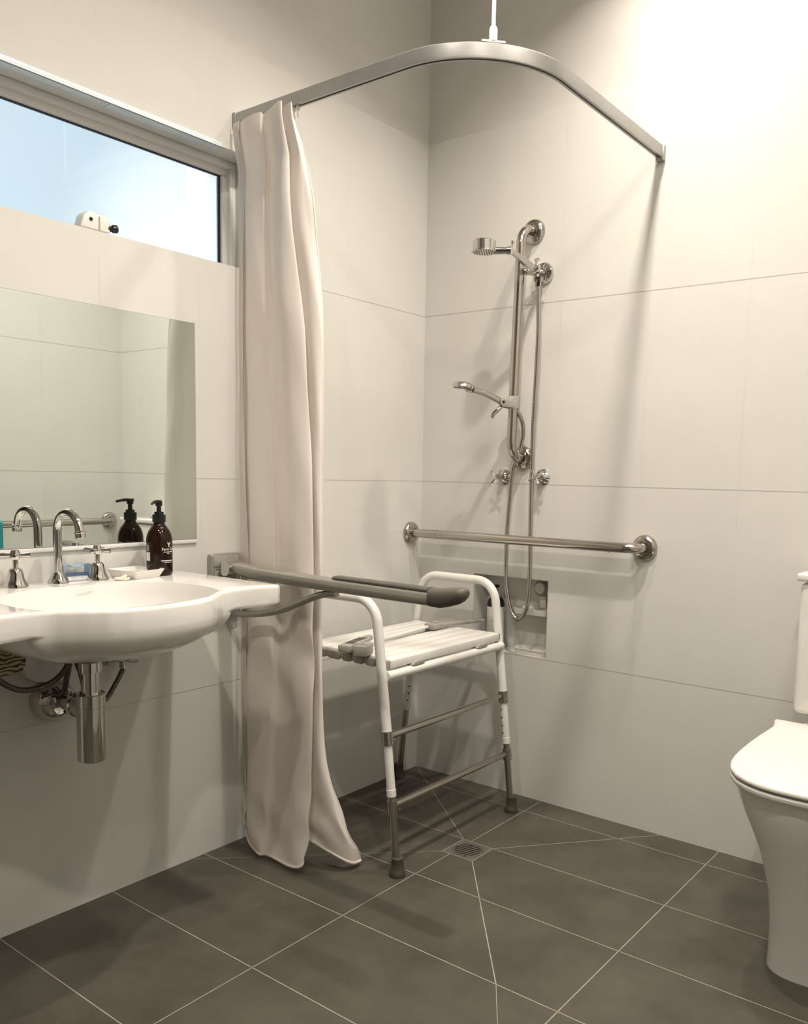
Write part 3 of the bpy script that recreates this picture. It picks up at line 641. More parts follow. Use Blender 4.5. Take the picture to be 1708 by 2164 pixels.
def cloth_mesh(rows, th=.0014):
    bm = B(); R = [[bm.verts.new(p) for p in r] for r in rows]
    for a, b_ in zip(R, R[1:]):
        for k in range(len(a) - 1): bm.faces.new((a[k], a[k + 1], b_[k + 1], b_[k]))
    bm.normal_update(); nr, nc = len(R), len(R[0])
    Q = [[bm.verts.new(v.co + v.normal * th) for v in r] for r in R]
    for i in range(nr - 1):
        for k in range(nc - 1): bm.faces.new((Q[i][k], Q[i + 1][k], Q[i + 1][k + 1], Q[i][k + 1]))
    for k in range(nc - 1):
        for i in (0, nr - 1): bm.faces.new((R[i][k], R[i][k + 1], Q[i][k + 1], Q[i][k]))
    for i in range(nr - 1):
        for k in (0, nc - 1): bm.faces.new((R[i][k], R[i + 1][k], Q[i + 1][k], Q[i][k]))
    return bm
cu = thing('shower_curtain', 'white cloth shower curtain gathered at the left wall, reaching the floor', 'curtain', (.17, -.88, 2.06))
# cut off the lowest rows as a separate bottom hem
nh = 4
obj('curtain_cloth', cloth_mesh(rings), 'cloth', cu, recalc=True, ang=70)
bm = B()
for k in range(len(rings[-1]) - 1):
    pass
tube(bm, [p + V((0, 0, .003)) for p in rings[-1]][::2], .0042, 8); obj('bottom_hem', bm, 'cloth', cu, ang=80)
bm = B(); tube(bm, [r[-1] for r in rings[2:]][::2], .0022, 8); obj('side_hem', bm, 'cloth', cu, ang=80)
hk0 = None
for k, x in enumerate((.030, .075, .115, .150, .183, .205, .222, .238, .252)):
    if hk0 is None:
        bm = B(); box(bm, (x - .0035, RY - .0045, TZ0 - .010), (x + .0035, RY + .0045, TZ0 + .002), .001)
        tube(bm, [(x, RY, TZ0 - .008), (x, RY - .002, TZ0 - .018), (x, RY + .003, TZ0 - .028)], .0018, 8)
        hk0 = obj('curtain_hook', bm, 'whitepl', cu, loc=(x, RY, TZ0))
    else:
        c = hk0.copy(); C.objects.link(c); c.parent = cu; c.location = V((x, RY, TZ0)) - W[cu.name]

# ------------------------------------------------------------------ grab rails
def flange(bm, c, ax, R=.041):
    lathe(bm, [(R, 0), (R, .003), (R * .97, .008), (R * .86, .014), (R * .68, .0175), (R * .5, .0185), (R * .47, .016), (0, .016)], c, ax, n=48)
gv = thing('grab_rail', 'vertical stainless steel grab rail carrying the hand shower', 'grab rail', (.449, 0, 1.56))
YB = -.080
bm = B(); tube(bm, rpath([(.457, -.004, 1.936), (.457, YB, 1.936), (.441, YB, 1.191), (.441, -.004, 1.191)], .055, 12), .0160, 32); obj('rail_tube', bm, 'steel', gv)
bm = B(); flange(bm, (.457, -.0008, 1.936), (0, -1, 0)); fl_ = obj('wall_flange', bm, 'steel', gv, loc=(.457, 0, 1.936))
c = fl_.copy(); C.objects.link(c); c.parent = gv; c.location = V((.441, 0, 1.191)) - W[gv.name]
gh = thing('grab_rail', 'horizontal stainless steel grab rail across the corner above the shower stool', 'grab rail', (.45, -.062, .913))
bm = B(); tube(bm, rpath([(.004, -.064, .912), (.900, -.064, .914), (.900, -.004, .914)], .045, 12), .0160, 32); obj('rail_tube', bm, 'steel', gh)
for x in (.125, .808):
    bm = B(); rod(bm, (x - .0012, -.064, .9125), (x + .0012, -.064, .9125), .0166, 32); obj('joint_ring', bm, 'steel', gh)
bm = B(); flange(bm, (.0008, -.064, .912), (1, 0, 0)); obj('wall_flange', bm, 'steel', gh)
bm = B(); flange(bm, (.900, -.0008, .914), (0, -1, 0)); obj('wall_flange', bm, 'steel', gh)
gs = thing('grab_rail', 'horizontal stainless steel grab rail on the right wall, seen in the mirror', 'grab rail', (XR, -.5, .862))
bm = B(); tube(bm, rpath([(XR - .004, -.085, .862), (XR - .075, -.085, .862), (XR - .075, -1.05, .862), (XR - .004, -1.05, .862)], .04, 10), .0160, 28); obj('rail_tube', bm, 'steel', gs)
bm = B(); flange(bm, (XR - .0008, -.085, .862), (-1, 0, 0)); obj('wall_flange', bm, 'steel', gs)
bm = B(); flange(bm, (XR - .0008, -1.05, .862), (-1, 0, 0)); obj('wall_flange', bm, 'steel', gs)
# teal towel over that rail
bm = B(); rows = []
for i in range(25):
    a = i / 24; s = a * .62 - .31
    if abs(s) < .025 * PI / 2:
        an = s / .022; x = XR - .075 + .020 * math.sin(an); z = .862 + .020 * math.cos(an)
    else:
        x = XR - .075 + math.copysign(.020 + .004 * abs(s), s); z = .862 - (abs(s) - .025 * PI / 2)
    rows.append([V((x + .003 * math.sin(k * .9 + i * .2), -.665 - .30 * k / 24, z)) for k in range(25)])
tag(obj('teal_towel', cloth_mesh(rows, .006), 'teal', loc=(XR - .075, -.77, .88)), 'teal towel draped over the grab rail seen in the mirror', 'towel')

# ------------------------------------------------------------------ overhead shower
oh = thing('overhead_shower', 'round chrome shower head on a wall arm beside the top of the vertical grab rail', 'shower head', (.499, 0, 1.80))
bm = B(); lathe(bm, [(.036, 0), (.036, .004), (.033, .010), (.024, .014), (.012, .015), (0, .015)], (.500, -.0008, 1.797), (0, -1, 0), n=48)
obj('wall_flange', bm, 'chrome', oh)
bm = B(); rod(bm, (.500, -.012, 1.797), (.500, -.062, 1.797), .0115, 28)
tube(bm, [(.517, -.058, 1.800), (.484, -.062, 1.794)], .014, 24); rod(bm, (.500, -.050, 1.797), (.500, -.050, 1.765), .010, 24)
obj('diverter', bm, 'chrome', oh)
bm = B(); rod(bm, (.500, -.058, 1.80), (.503, -.056, 1.830), .0035, 14); rod(bm, (.4985, -.062, 1.828), (.5075, -.050, 1.833), .0045, 14); obj('diverter_lever', bm, 'chrome', oh)
bm = B(); lathe(bm, [(0, 0), (.0125, 0), (.0125, .012), (.0115, .014), (.0085, .015), (.0085, .030), (0, .030)], (.516, -.062, 1.772), (0, 0, -1), n=6); obj('hose_nut', bm, 'chrome', oh)
bm = B(); lathe(bm, [(0, 0), (.009, 0), (.012, .006), (.012, .018), (.010, .028), (0, .030)], (.488, -.060, 1.795), (-.75, -.65, -.10), n=28); obj('arm_knob', bm, 'chrome', oh)
A0 = V((.505, -.066, 1.795)); A1 = V((.520, -.240, 1.817))
bm = B(); d = (A1 - A0).normalized(); s = d.cross(V((0, 0, 1))).normalized(); u = s.cross(d)
loft(bm, [[A0 + d * q * (A1 - A0).length + s * a * w + u * b_ * h for a, b_ in ((-1, -1), (1, -1), (1, 1), (-1, 1))] for q, w, h in ((0, .005, .005), (.12, .006, .0105), (.5, .0055, .0105), (1, .0045, .0065))])
obj('shower_arm', bm, 'satin', oh)
bm = B(); rod(bm, A1 + V((.0, -.002, -.010)), A1 + V((0, -.002, .010)), .0075, 24); rod(bm, A1 + V((.004, 0, .006)), A1 + V((.006, 0, .024)), .0035, 14); lathe(bm, [(0, -.006), (.006, -.003), (.006, .003), (0, .006)], A1 + V((.006, 0, .025)), n=18); obj('joint_lever', bm, 'chrome', oh)
HC = V((.452, -.285, 1.826))
jd = (HC + V((0, 0, -.010)) - A1).normalized()
bm = B(); tube(bm, [A1, A1 + jd * .012, A1 + jd * .0121, A1 + jd * .05], [.0125, .0125, .0105, .0115], 28); obj('swivel_neck', bm, 'chrome', oh)
bm = B(); lathe(bm, [(0, .020), (.033, .020), (.0355, .018), (.0355, -.011), (.0345, -.012)], HC, n=56); lathe(bm, [(.0345, -.0119), (.0395, -.013), (.0395, -.0145), (.036, -.015), (0, -.015)], HC, n=56); obj('shower_rose', bm, 'satin', oh)
bm = B()
for rr, nn in ((.008, 6), (.016, 12), (.024, 18), (.031, 24)):
    for k in range(nn):
        a = 2 * PI * k / nn; lathe(bm, [(.0014, 0), (.001, -.002), (0, -.002)], HC + V((rr * math.cos(a), rr * math.sin(a), -.015)), n=6)
obj('nozzles', bm, 'grey', oh)

# hand shower in its slider on the rail
zc = 1.372; xb = .4449
sl = thing('shower_slider', 'grey clamp slider on the vertical grab rail holding the hand shower', 'shower holder', (xb, YB, zc))
bm = B(); lathe(bm, [(.0175, -.0205), (.0215, -.0205), (.0220, -.018), (.0220, .018), (.0215, .0205), (.0175, .0205)], (xb, YB, zc), n=40)
prism(bm, [(0, -.018), (.034, -.016), (.044, -.010), (.047, 0), (.044, .010), (.034, .017), (0, .019)], lambda a, b_, h: V((xb, YB, zc)) + V((-.75, -.661, 0)) * a + V((0, 0, b_)) + V((.661, -.75, 0)) * h, .0185, .0225, .001)
prism(bm, [(0, -.018), (.034, -.016), (.044, -.010), (.047, 0), (.044, .010), (.034, .017), (0, .019)], lambda a, b_, h: V((xb, YB, zc)) + V((-.75, -.661, 0)) * a + V((0, 0, b_)) + V((.661, -.75, 0)) * h, -.0225, -.0185, .001)
obj('clamp_body', bm, 'grey', sl)
pv = V((xb, YB, zc)) + V((-.75, -.661, 0)) * .036
bm = B(); rod(bm, pv + V((.661, -.75, 0)) * .0215, pv + V((.661, -.75, 0)) * .0235, .0045, 20); obj('pivot_bolt', bm, 'black', sl)
bm = B(); P = smooth_path([pv + V((0, 0, -.010)), pv + V((-.012, -.010, -.024)), pv + V((-.024, -.018, -.038)), pv + V((-.028, -.020, -.052))], 5)
tube(bm, P, [.006 + .0025 * math.sin(PI * i / (len(P) - 1)) for i in range(len(P))], 14); obj('lock_lever', bm, 'chrome', sl)
hs_ = thing('hand_shower', 'chrome hand shower head tilted outward in the slider of the vertical grab rail', 'hand shower', pv)
H1 = V((.386, -.236, 1.404)); H0 = pv + (pv - H1).normalized() * .010
bm = B(); tube(bm, smooth_path([H0, pv, pv * .45 + H1 * .55 + V((0, 0, .004)), H1], 5), [.0125, .0125, .012, .0118, .0115, .0112, .011, .0107, .0105, .0102, .010, .0098, .0098, .010, .0105, .011], 24); obj('handle', bm, 'satin', hs_)
hc = V((.362, -.256, 1.414)); nrm = V((-.10, .02, -1)).normalized()
hd2 = V((hc.x - H1.x, hc.y - H1.y, hc.z - H1.z)).normalized()
bm = B(); lathe(bm, [(0, -.015), (.016, -.0135), (.027, -.009), (.033, -.002), (.0335, .002), (.031, .006), (0, .0065)], hc, nrm, n=44)
tube(bm, [H1, H1 * .5 + hc * .5 + V((0, 0, -.002)), hc + V((.006, .002, -.002))], [.011, .0125, .008], 20)
obj('spray_head', bm, 'satin', hs_)
bm = B(); fu, fw = frame(nrm)
for rr, nn in ((.007, 6), (.014, 12), (.021, 16), (.0275, 22)):
    for k in range(nn):
        a = 2 * PI * k / nn; lathe(bm, [(.0015, .0065), (.001, .009), (0, .009)], hc + (fu * math.cos(a) + fw * math.sin(a)) * rr, nrm, n=6)
obj('nozzles', bm, 'grey', hs_)
# hose as a ribbed metal tube
HOSE = [(.516, -.062, 1.745), (.517, -.055, 1.602), (.508, -.045, 1.451), (.499, -.037, 1.297), (.497, -.033, 1.14), (.496, -.031, 1.045), (.498, -.031, .94), (.503, -.035, .82), (.505, -.04, .739), (.500, -.045, .678), (.476, -.05, .641), (.446, -.05, .66), (.424, -.045, .715), (.407, -.035, .795), (.404, -.031, .935), (.41, -.031, 1.041), (.418, -.035, 1.123), (.426, -.036, 1.166), (.448, -.036, 1.219), (.463, -.042, 1.266), (.463, -.05, 1.31), (.455, -.075, 1.345)]
ph = smooth_path(HOSE + [H0], 28)
bm = B(); tube(bm, ph, [.0070 + (.0008 if i % 2 else -.0004) for i in range(len(ph))], 12)
tag(obj('shower_hose', bm, 'steel', loc=(.516, -.062, 1.745), ang=180), 'long ribbed chrome shower hose hanging in a U loop in front of the back wall', 'hose')

# wall taps
def wall_tap(loc, label):
    t = thing('wall_tap', label, 'tap', loc, 'chrome cross-handle taps on the shower wall')
    bm = B(); lathe(bm, [(.0275, 0), (.0275, .002), (.014, .018), (.012, .019), (.012, .026), (.007, .027), (.007, .046), (0, .046)], V(loc) + V((0, -.0008, 0)), (0, -1, 0), n=12 if False else 44); obj('cone_flange', bm, 'chrome', t)
    bm = B(); c = V(loc) + V((0, -.053, 0))
    lathe(bm, [(0, -.009), (.0085, -.008), (.0095, 0), (.0085, .008), (0, .009)], c, (0, -1, 0), n=28)
    for a in (.85, .85 + PI / 2):
        d = V((math.cos(a), 0, math.sin(a)))
        for s in (-1, 1): tube(bm, [c + d * s * .006, c + d * s * .014, c + d * s * .026, c + d * s * .0265], [.0038, .0038, .0055, .0045], 16)
    obj('cross_handle', bm, 'chrome', t); return t
w1 = wall_tap((.366, 0, 1.125), 'left chrome cross-handle tap on the shower wall, below the vertical grab rail')
w2 = dup(w1, (.522, 0, 1.128), 'right chrome cross-handle tap on the shower wall, partly behind the hose'); w2.rotation_euler.y = .35

# ------------------------------------------------------------------ niche contents
nb_ = thing('shampoo_bottle', 'white bottle with black pump cap in the wall niche, behind the stool arm', 'bottle', (.318, .045, NZ0))
bm = B(); lathe(bm, [(0, 0), (.030, 0), (.032, .003), (.032, .152), (.0315, .156), (0, .156)], (.318, .045, NZ0 + .0005), n=48); obj('bottle_body', bm, 'whitepl', nb_)
bm = B(); lathe(bm, [(.0322, .154), (.0318, .165), (.027, .178), (.016, .188), (.010, .191), (.009, .204), (.0045, .205), (.0045, .222), (.0, .222)], (.318, .045, NZ0), n=40)
box(bm, (.310, .02, NZ0 + .222), (.328, .054, NZ0 + .232), .003); obj('pump_cap', bm, 'black', nb_)
bm = B(); a0 = math.atan2(-2.52, 1.67)
wrap_bar(bm, a0 - .60, a0 - .14, NZ0 + .050, NZ0 + .060, .0324, .318, .045, 0); obj('label_block', bm, 'black', nb_, recalc=False); bm = B(); wrap_bar(bm, a0 - .6, a0 - .2, NZ0 + .103, NZ0 + .1055, .0324, .318, .045, 0)
obj('label_logo', bm, 'greyprint', nb_, recalc=False); bm = B(); wrap_bar(bm, a0 - .5, a0 + .1, NZ0 + .040, NZ0 + .0415, .0324, .318, .045, 0)
obj('label_print', bm, 'black', nb_, recalc=False)
sh = thing('suction_soap_shelf', 'white suction-cup soap shelf stuck to the back of the niche', 'soap shelf', (.475, ND, .66))
bm = B(); lathe(bm, [(.034, 0), (.034, .004), (.030, .008), (.022, .009), (.0215, .013), (.019, .015), (0, .015)], (.487, ND - .0008, .737), (0, -1, 0), n=44)
obj('suction_cup', bm, 'grey', sh)
bm = B(); lathe(bm, [(.0, .014), (.0200, .014), (.0195, .017), (.017, .018), (0, .018)], (.482, ND - .0008, .737), (0, -1, 0), n=40); obj('cup_button', bm, 'whitepl', sh)
bm = B(); box(bm, (.478, ND - .012, .665), (.505, ND - .004, .71), .003)
loft(bm, [sq(.475, .052, .066, .033, .648, 0, r=.012), sq(.475, .052, .070, .036, .668, 0, r=.012), sq(.475, .052, .067, .033, .668, 0, r=.012), sq(.475, .052, .064, .031, .652, 0, r=.012)])
obj('tray', bm, 'whitepl', sh)
bm = B(); t_ = bmesh.new(); bmesh.ops.create_uvsphere(t_, u_segments=28, v_segments=16, radius=1)
for v in t_.verts: v.co = V((.458 + v.co.x * .028, .045 + v.co.y * .020, .667 + v.co.z * .011 + (.004 * math.cos(v.co.x * 2)) ))
merge(bm, t_); tag(obj('soap_bar', bm, 'soap', loc=(.455, .045, .66)), 'white soap bar lying on the suction shelf in the niche', 'soap')
tr_ = thing('clear_tray', 'clear shallow plastic tray on the floor of the niche', 'tray', (.48, .045, NZ0))
bm = B(); loft(bm, [sq(.482, .045, .060, .030, NZ0 + .0006, 0, r=.012), sq(.482, .045, .066, .036, NZ0 + .020, 0, r=.014), sq(.482, .045, .0645, .0345, NZ0 + .020, 0, r=.014), sq(.482, .045, .058, .028, NZ0 + .003, 0, r=.012)]); obj('tray_body', bm, 'clear', tr_)
bm = B(); r_ = sq(.482, .045, .066, .036, NZ0 + .0205, 0, r=.014); tube(bm, r_ + [r_[0]], .0014, 8); obj('rim', bm, 'print', tr_)

# ------------------------------------------------------------------ drain
dr_ = thing('floor_drain', 'square floor drain with round slotted grate in the shower floor', 'drain', (DX, DY, 0))
bm = B(); q = 48; RG = .047
ring_o = []
for k in range(q):
    a = 2 * PI * k / q; m_ = max(abs(math.cos(a)), abs(math.sin(a))); ring_o.append(V((DX + DH * .985 * math.cos(a) / m_, DY + DH * .985 * math.sin(a) / m_, .0002)))
ring_i = [V((DX + RG * math.cos(2 * PI * k / q), DY + RG * math.sin(2 * PI * k / q), -.0006)) for k in range(q)]
loft(bm, [ring_o, ring_i, [p - V((0, 0, .004)) for p in ring_i]], cap=False); obj('drain_surround', bm, 'grate', dr_, recalc=True)
bm = B(); lathe(bm, [(RG - .001, -.004), (RG - .001, -.0002), (RG - .004, .0004), (RG - .006, .0002), (RG - .006, -.004)], (DX, DY, 0), n=56)
dang = -.32; du = V((math.cos(dang + PI / 2), math.sin(dang + PI / 2), 0)); dv = V((du.y, -du.x, 0)); RS = RG - .006
nb2 = 7; pit = 2 * RS / nb2
for k in range(nb2 + 1):
    x = -RS + k * pit; w = pit * .22
    x = max(-RS + .0005, min(RS - .0005, x)); h = math.sqrt(max(0, RS * RS - x * x)) + .001
    prism(bm, [(x - w, -h), (x + w, -h), (x + w, h), (x - w, h)], lambda a, b_, hh: V((DX, DY, 0)) + dv * a + du * b_ + V((0, 0, hh)), -.003, .0)
obj('slotted_grate', bm, 'grate', dr_)
bm = B(); lathe(bm, [(RG + .001, -.004), (RG + .001, -.0205), (0, -.0205)], (DX, DY, 0), n=40); lathe(bm, [(RG + .0005, -.004), (RG + .0005, -.02), (0, -.02)], (DX, DY, 0), n=40); obj('drain_cup', bm, 'slot', dr_)

# ------------------------------------------------------------------ shower stool
st = thing('shower_stool', 'white shower stool with slatted seat and adjustable chrome legs', 'shower stool', (.28, -.445, 0))
XFc, XHf = .279, .248            # centre, half width at the floor
def leg_x(z, s): return XFc + s * (XHf - z * .115)
def side_frame(y):
    bm = B(); rc = .0143
    z_b = .385
    tube(bm, rpath([(leg_x(z_b, 1), y, z_b), (leg_x(.776, 1) - .006, y, .776), (leg_x(.776, -1) + .006, y, .776), (leg_x(z_b, -1), y, z_b)], .075, 14), rc, 28)
    return bm
YN, YFr = -.745, -.145
obj('side_frame', side_frame(YN), 'powder', st); obj('side_frame', side_frame(YFr), 'powder', st)
for y in (YN, YFr):
    for s in (1, -1):
        d = (V((leg_x(0, s), y, 0)) - V((leg_x(.4, s), y, .4))).normalized()
        pt = lambda z: V((leg_x(z, s), y, z))
        zs_ = (.40, .225) if y == YN else (.395, .232)
        if y == YFr and s == -1: zs_ = (.60, .27)
        bm = B(); rod(bm, pt(.03), pt(zs_[1] + .02), .0112, 26); lg = obj('leg', bm, 'steel', st); lg['label'] = 'chrome telescopic lower leg'
        bm = B(); rod(bm, pt(zs_[0]), pt(zs_[1]), .0126, 26); tube(bm, [pt(zs_[1] + .021), pt(zs_[1] + .0205), pt(zs_[1] + .001), pt(zs_[1])], [.0126, .0138, .0138, .0126], 26); obj('leg_sleeve', bm, 'powder', lg)
        bm = B(); vd = V((.58, -.81, 0))
        if not (y == YN and s == 1):
            hd_ = V((.70, -.71, 0)) if s == -1 else V((-.35, -.94, 0))
            z = zs_[1] + .036
            while z < min(zs_[0], .44) - .006:
                bm = B(); rod(bm, pt(z) + hd_ * .0122, pt(z) + hd_ * .0131, .0031, 12); z += .0262; obj('adjustment_hole', bm, 'black', lg)
        bm = B(); lathe(bm, [(0, 0), (.0225, 0), (.0232, .004), (.0215, .016), (.0195, .019), (.0180, .030), (.0165, .046), (.0175, .050), (.0172, .053), (.0120, .054), (0, .054)], (leg_x(.0, s), y, .0005), n=40); obj('rubber_foot', bm, 'rubber', lg)
for s in (1,):
    for za in (.392, .196):
        yo = .0
        bm = B(); x = leg_x(za, s) + .000
        rod(bm, (x - .004, YN + .012, za + .0), (x - .004, YFr - .012, za + .0), .0100, 24); obj('stretcher', bm, 'steel', st)
        for y in (YN, YFr):
            bm = B(); a = V((leg_x(za - .020, s), y, za - .020)); b_ = V((leg_x(za + .018, s), y, za + .018)); rod(bm, a, b_, .0168 if za > .3 else .0150, 32)
            cl_ = obj('leg_collar', bm, 'steel', st)
            bm = B(); sy = 1 if y == YN else -1; t = V((leg_x(za - .004, s) + .016, y + sy * .012, za - .006)); lathe(bm, [(.0032, 0), (.0030, .002), (0, .0035)], t, (1, -.3, 0), n=12); obj('rivet', bm, 'chrome', cl_)
for s in (1, -1):
    bm = B(); x = leg_x(.565, s) + (.008 if s > 0 else -.004); rod(bm, (x, YN + .006, .564), (x, YFr - .004, .564), .0135, 26); obj('seat_rail', bm, 'powder', st)
SY0, SY1, SZ = -.722, -.168, .609
def slat(x0, x1, z=SZ, y0=SY0, y1=SY1, th_=.015, name='seat_slat', bev=.0045):
    bm = B(); box(bm, (x0, y0, z - th_), (x1, y1, z), bev, 3); return obj(name, bm, 'whitepl', st)
fxs = [(.471, .4295), (.4235, .3825), (.3765, .3355), (.3295, .2915)]
for a, b_ in fxs: slat(b_, a)
slat(.272, .287, SZ - .003, th_=.012); slat(.262, .270, SZ - .006, th_=.010)
for b_, a in ((.210, .250), (.165, .207), (.118, .162)): slat(b_, a, SZ + .001)
bm = B(); box(bm, (.468, SY0, SZ - .026), (.4725, SY1, SZ - .003), .0015); obj('seat_apron', bm, 'whitepl', st)
for x0, x1 in ((.428, .468), (.381, .424), (.334, .377), (.290, .330), (.232, .285), (.180, .228), (.13, .176)):
    for y in (SY0, SY1):
        sg = -1 if y == SY0 else 1
        bm = B(); prism(bm, [(x0 - .001, SZ - .003), (x1 + .001, SZ - .003), (x1 + .001, SZ - .022), (x1 - .008, SZ - .027), (x0 + .010, SZ - .026), (x0 - .001, SZ - .018)], lambda u, v, h: V((u, h, v)), y - .001, y + sg * .013, .0018)
        obj('slat_end_cap', bm, 'grey', st)
for y in (-.60, -.27):
    bm = B(); box(bm, (.14, y - .02, SZ - .030), (.45, y + .02, SZ - .015), .002); obj('cross_bearer', bm, 'grey', st)
    bm = B(); prism(bm, [(-.035, SZ - .030), (-.020, SZ - .020), (.022, SZ - .020), (.030, SZ - .027), (.012, SZ - .034), (-.02, SZ - .036)], lambda u, v, h: V((h, y + u, v)), .45, .480, .002); obj('rail_clip', bm, 'grey', st)

# long-handled tool lying along the seat
lt_ = thing('long_handled_gripper', 'grey long-handled gripper lying across the slatted seat of the stool', 'gripper', (.28, -.45, SZ))
def al(pts2, h0, h1, o, d, bev=.002, mi=0, bm=None, tilt=V((0, 0, 1))):
    d = V(d).normalized(); s = d.cross(V((0, 0, 1))).normalized(); o = V(o)
    prism(bm, pts2, lambda u, v, h: o + d * u + s * v + V((0, 0, h)), h0, h1, bev)
zt = SZ + .001
tdir = V((-.14, .50, 0)).normalized()
T0 = V((.345, -.752, zt))
bm = B(); al([(-.012, -.036), (.10, -.034), (.15, -.024), (.15, -.004), (.10, .004), (.04, .006), (-.012, .004)], .006, .027, T0, tdir, .004, bm=bm)
al([(-.010, .002), (.05, .006), (.07, .022), (.055, .036), (.035, .032), (.022, .046), (-.010, .046)], .0, .030, T0 + V((.012, 0, 0)), tdir, .003, bm=bm)
al([(.06, -.030), (.16, -.034), (.18, -.022), (.17, -.012), (.07, -.012)], .012, .026, T0, tdir, .003, bm=bm)
obj('grip_handle', bm, 'grey', lt_)
bm = B()
for k in range(6): al([(.020 + k * .017, -.030), (.027 + k * .017, -.030), (.033 + k * .017, -.006), (.026 + k * .017, -.006)], 0.0264, .0282, T0, tdir, 0, bm=bm)
obj('grip_slot', bm, 'black', lt_)
bm = B(); rod(bm, T0 + tdir * .10 + V((-.004, 0, .012)), V((.257, -.262, zt + .008)), .0055, 16); obj('shaft', bm, 'powder', lt_)
bm = B(); box(bm, (.247, -.285, zt), (.290, -.235, zt + .020), .004); box(bm, (.255, -.262, zt + .018), (.280, -.240, zt + .024), .002)
al([(0, -.010), (.02, -.016), (.05, -.010), (.20, -.008), (.20, .006), (.05, .010), (.02, .014), (0, .012)], .006, .016, (.272, -.245, zt), (.13, .40, 0), .002, bm=bm)
obj('jaw', bm, 'grey', lt_)

# ------------------------------------------------------------------ toilet
TXc = 1.560
to = thing('toilet', 'white back-to-wall toilet with closed lid at the right edge', 'toilet', (TXc, -.3, 0))
def tring(hw, yf, yb, z, p=2.4, n=48, cx_=TXc, pb=6):
    o = []; ym = (yf + yb) / 2
    yc_ = yf + min(hw * 1.15, (yb - yf) * .6)
    for k in range(n):
        a = 2 * PI * k / n; c, s = math.cos(a), math.sin(a)
        if s < 0: x = hw * math.copysign(abs(c) ** (2 / p), c); y = yc_ + (yc_ - yf) * -abs(s) ** (2 / p)
        else: x = hw * math.copysign(abs(c) ** (2 / pb), c); y = yc_ + (yb - yc_) * abs(s) ** (2 / pb)
        o.append(V((cx_ + x, y, z)))
    return o
YBk = -.002
bm = B(); loft(bm, [tring(.088, -.570, YBk, 0, 2.6), tring(.086, -.573, YBk, .05, 2.5), tring(.083, -.590, YBk, .12, 2.4), tring(.087, -.612, YBk, .20, 2.3), tring(.102, -.638, YBk, .28, 2.3), tring(.125, -.662, YBk, .34, 2.3), tring(.150, -.682, YBk, .39, 2.3), tring(.166, -.694, YBk, .43, 2.3), tring(.172, -.698, YBk, .452, 2.3), tring(.170, -.696, YBk, .458, 2.3)])
obj('pan', bm, 'ceramic', to, ang=60)
def lidring(g, z):
    o = []
    pts = [(0, -.712), (.04, -.711), (.075, -.704), (.105, -.690), (.135, -.666), (.158, -.630), (.171, -.59), (.178, -.54), (.181, -.48), (.182, -.41), (.181, -.34), (.178, -.28), (.177, -.235), (.183, -.20), (.192, -.170), (.190, -.162), (.10, -.162), (.0, -.162)]
    P = [V((TXc - x, y, z)) for x, y in pts] + [V((TXc + x, y, z)) for x, y in pts[::-1][1:-1]]
    c = V((TXc, -.44, z)); return [c + V(((p.x - c.x) * (1 - g / .18), (p.y - c.y) * (1 - g / .27), 0)) for p in P]
bm = B(); loft(bm, [lidring(.006, .459), lidring(.001, .461), lidring(.0, .464), lidring(.0, .470), lidring(.003, .4725)]); obj('seat', bm, 'whitepl', to, ang=50)
bm = B(); loft(bm, [lidring(.006, .4765), lidring(.0, .479), lidring(-.001, .482), lidring(.0, .487), lidring(.004, .4900), lidring(.012, .4912), lidring(.09, .4925)]); obj('lid', bm, 'whitepl', to, ang=50)
bm = B(); box(bm, (TXc - .150, -.168, .515), (TXc + .150, -.002, .868), .016, 4); obj('cistern', bm, 'ceramic', to)
bm = B(); box(bm, (TXc - .158, -.178, .871), (TXc + .158, -.002, .892), .006, 3); cl2 = obj('cistern_lid', bm, 'ceramic', to)
bm = B(); lathe(bm, [(.022, 0), (.022, .004), (.020, .006), (0, .006)], (TXc, -.09, .892), n=36); obj('flush_button', bm, 'chrome', cl2)
bm = B(); box(bm, (TXc - .10, -.14, .45), (TXc + .10, -.004, .516), .01); obj('cistern_neck', bm, 'ceramic', to)

# ------------------------------------------------------------------ lights (ceiling downlights)
def lamp(x, y, power, size=.09, col=(1, .86, .70), spread=PI):
    ld = bpy.data.lights.new('downlight', 'AREA'); ld.shape = 'DISK'; ld.size = size; ld.energy = power; ld.color = col; ld.spread = spread
    lo = bpy.data.objects.new('downlight', ld); C.objects.link(lo); lo.location = (x, y, ZC - .012)
    return lo
WARM = (1, .905, .79)
LP = [(1.03, -2.08, 11, .08, 2.5), (1.85, -2.05, 15, .08, 2.4), (.97, -1.0, 16, .06, 2.35), (1.02, -.32, 10, .07, 2.2), (1.75, -.95, 11, .30, 2.8)]
for x, y, p, s, sp_ in LP: lamp(x, y, p, s, WARM, sp_)

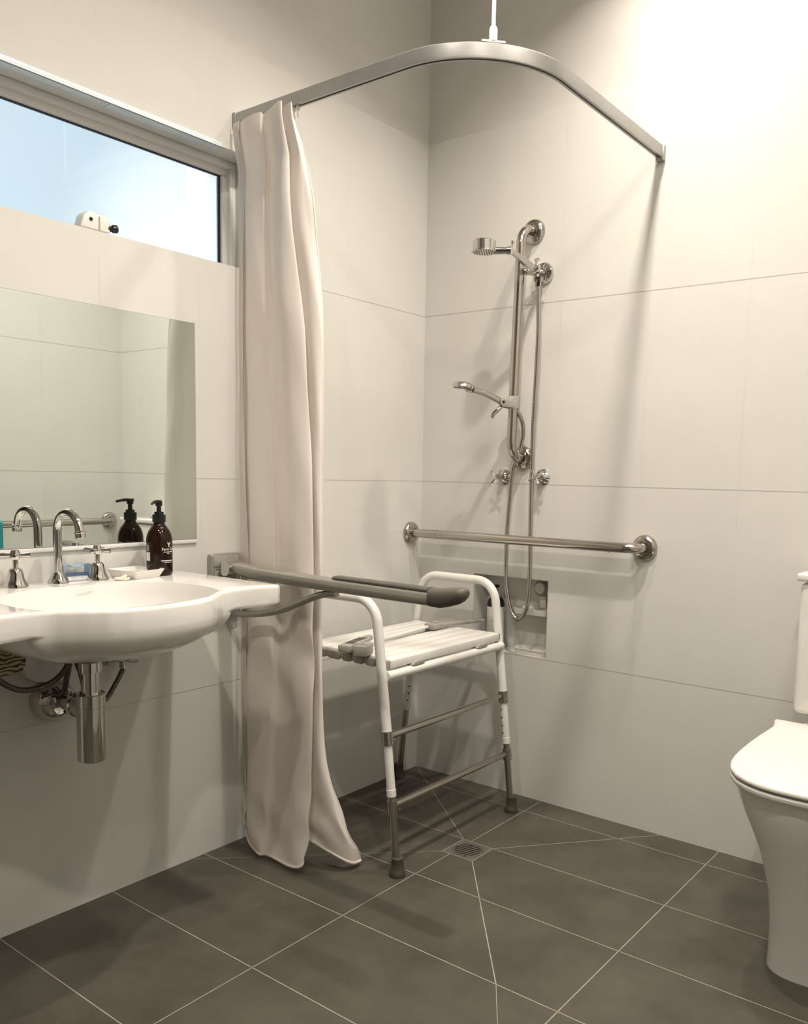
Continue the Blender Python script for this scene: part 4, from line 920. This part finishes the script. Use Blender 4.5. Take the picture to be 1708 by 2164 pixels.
# ------------------------------------------------------------------ sky outside the window
w = bpy.data.worlds.new('sky'); bpy.context.scene.world = w; w.use_nodes = True
nt = w.node_tree; L = nt.links; bg = nt.nodes['Background']
tc = nt.nodes.new('ShaderNodeTexCoord')
nz = nt.nodes.new('ShaderNodeTexNoise'); nz.inputs['Scale'].default_value = 4; nz.inputs['Detail'].default_value = 4; nz.inputs['Roughness'].default_value = .5
L.new(tc.outputs['Generated'], nz.inputs['Vector'])
rp = nt.nodes.new('ShaderNodeValToRGB'); rp.color_ramp.elements[0].position = .35; rp.color_ramp.elements[1].position = .68
rp.color_ramp.elements[0].color = (.58, .74, .87, 1); rp.color_ramp.elements[1].color = (.66, .74, .78, 1)
L.new(nz.outputs['Fac'], rp.inputs[0])
dp = nt.nodes.new('ShaderNodeVectorMath'); dp.operation = 'DOT_PRODUCT'; dp.inputs[1].default_value = V((-.760, .610, .215)).normalized()
L.new(tc.outputs['Generated'], dp.inputs[0])
mr = nt.nodes.new('ShaderNodeMapRange'); mr.inputs[1].default_value = .985; mr.inputs[2].default_value = 1.0; mr.interpolation_type = 'SMOOTHSTEP'
L.new(dp.outputs['Value'], mr.inputs[0])
mxc = nt.nodes.new('ShaderNodeMix'); mxc.data_type = 'RGBA'; mxc.inputs['B'].default_value = (1.05, 1.08, 1.05, 1)
L.new(mr.outputs[0], mxc.inputs['Factor']); L.new(rp.outputs[0], mxc.inputs['A']); L.new(mxc.outputs['Result'], bg.inputs['Color'])
bg.inputs['Strength'].default_value = 1.15

# ------------------------------------------------------------------ camera
f, yaw, pit, rol = 1798.43, .643065, -.109384, .022102; CP = V((1.987837, -2.520047, 1.129963)); ppx, ppy = 932.459, 1199.693
F = V((-math.sin(yaw) * math.cos(pit), math.cos(yaw) * math.cos(pit), math.sin(pit))); R = V((math.cos(yaw), math.sin(yaw), 0)); U = R.cross(F)
R2 = R * math.cos(rol) + U * math.sin(rol); U2 = -R * math.sin(rol) + U * math.cos(rol)
cam = bpy.data.cameras.new('camera'); co = bpy.data.objects.new('camera', cam); C.objects.link(co)
mw = Matrix(((R2.x, U2.x, -F.x, CP.x), (R2.y, U2.y, -F.y, CP.y), (R2.z, U2.z, -F.z, CP.z), (0, 0, 0, 1)))
co.matrix_world = mw
cam.sensor_fit = 'VERTICAL'; cam.sensor_height = 24; cam.sensor_width = 24 * 1708 / 2164; cam.lens = f * 24 / 2164
cam.shift_x = (854 - ppx) / 2164; cam.shift_y = (ppy - 1082) / 2164; cam.clip_start = .02
sc = bpy.context.scene; sc.camera = co
vs_ = sc.view_settings; vs_.view_transform = 'Standard'; vs_.look = 'None'; vs_.gamma = 1; vs_.exposure = .10; vs_.use_curve_mapping = False
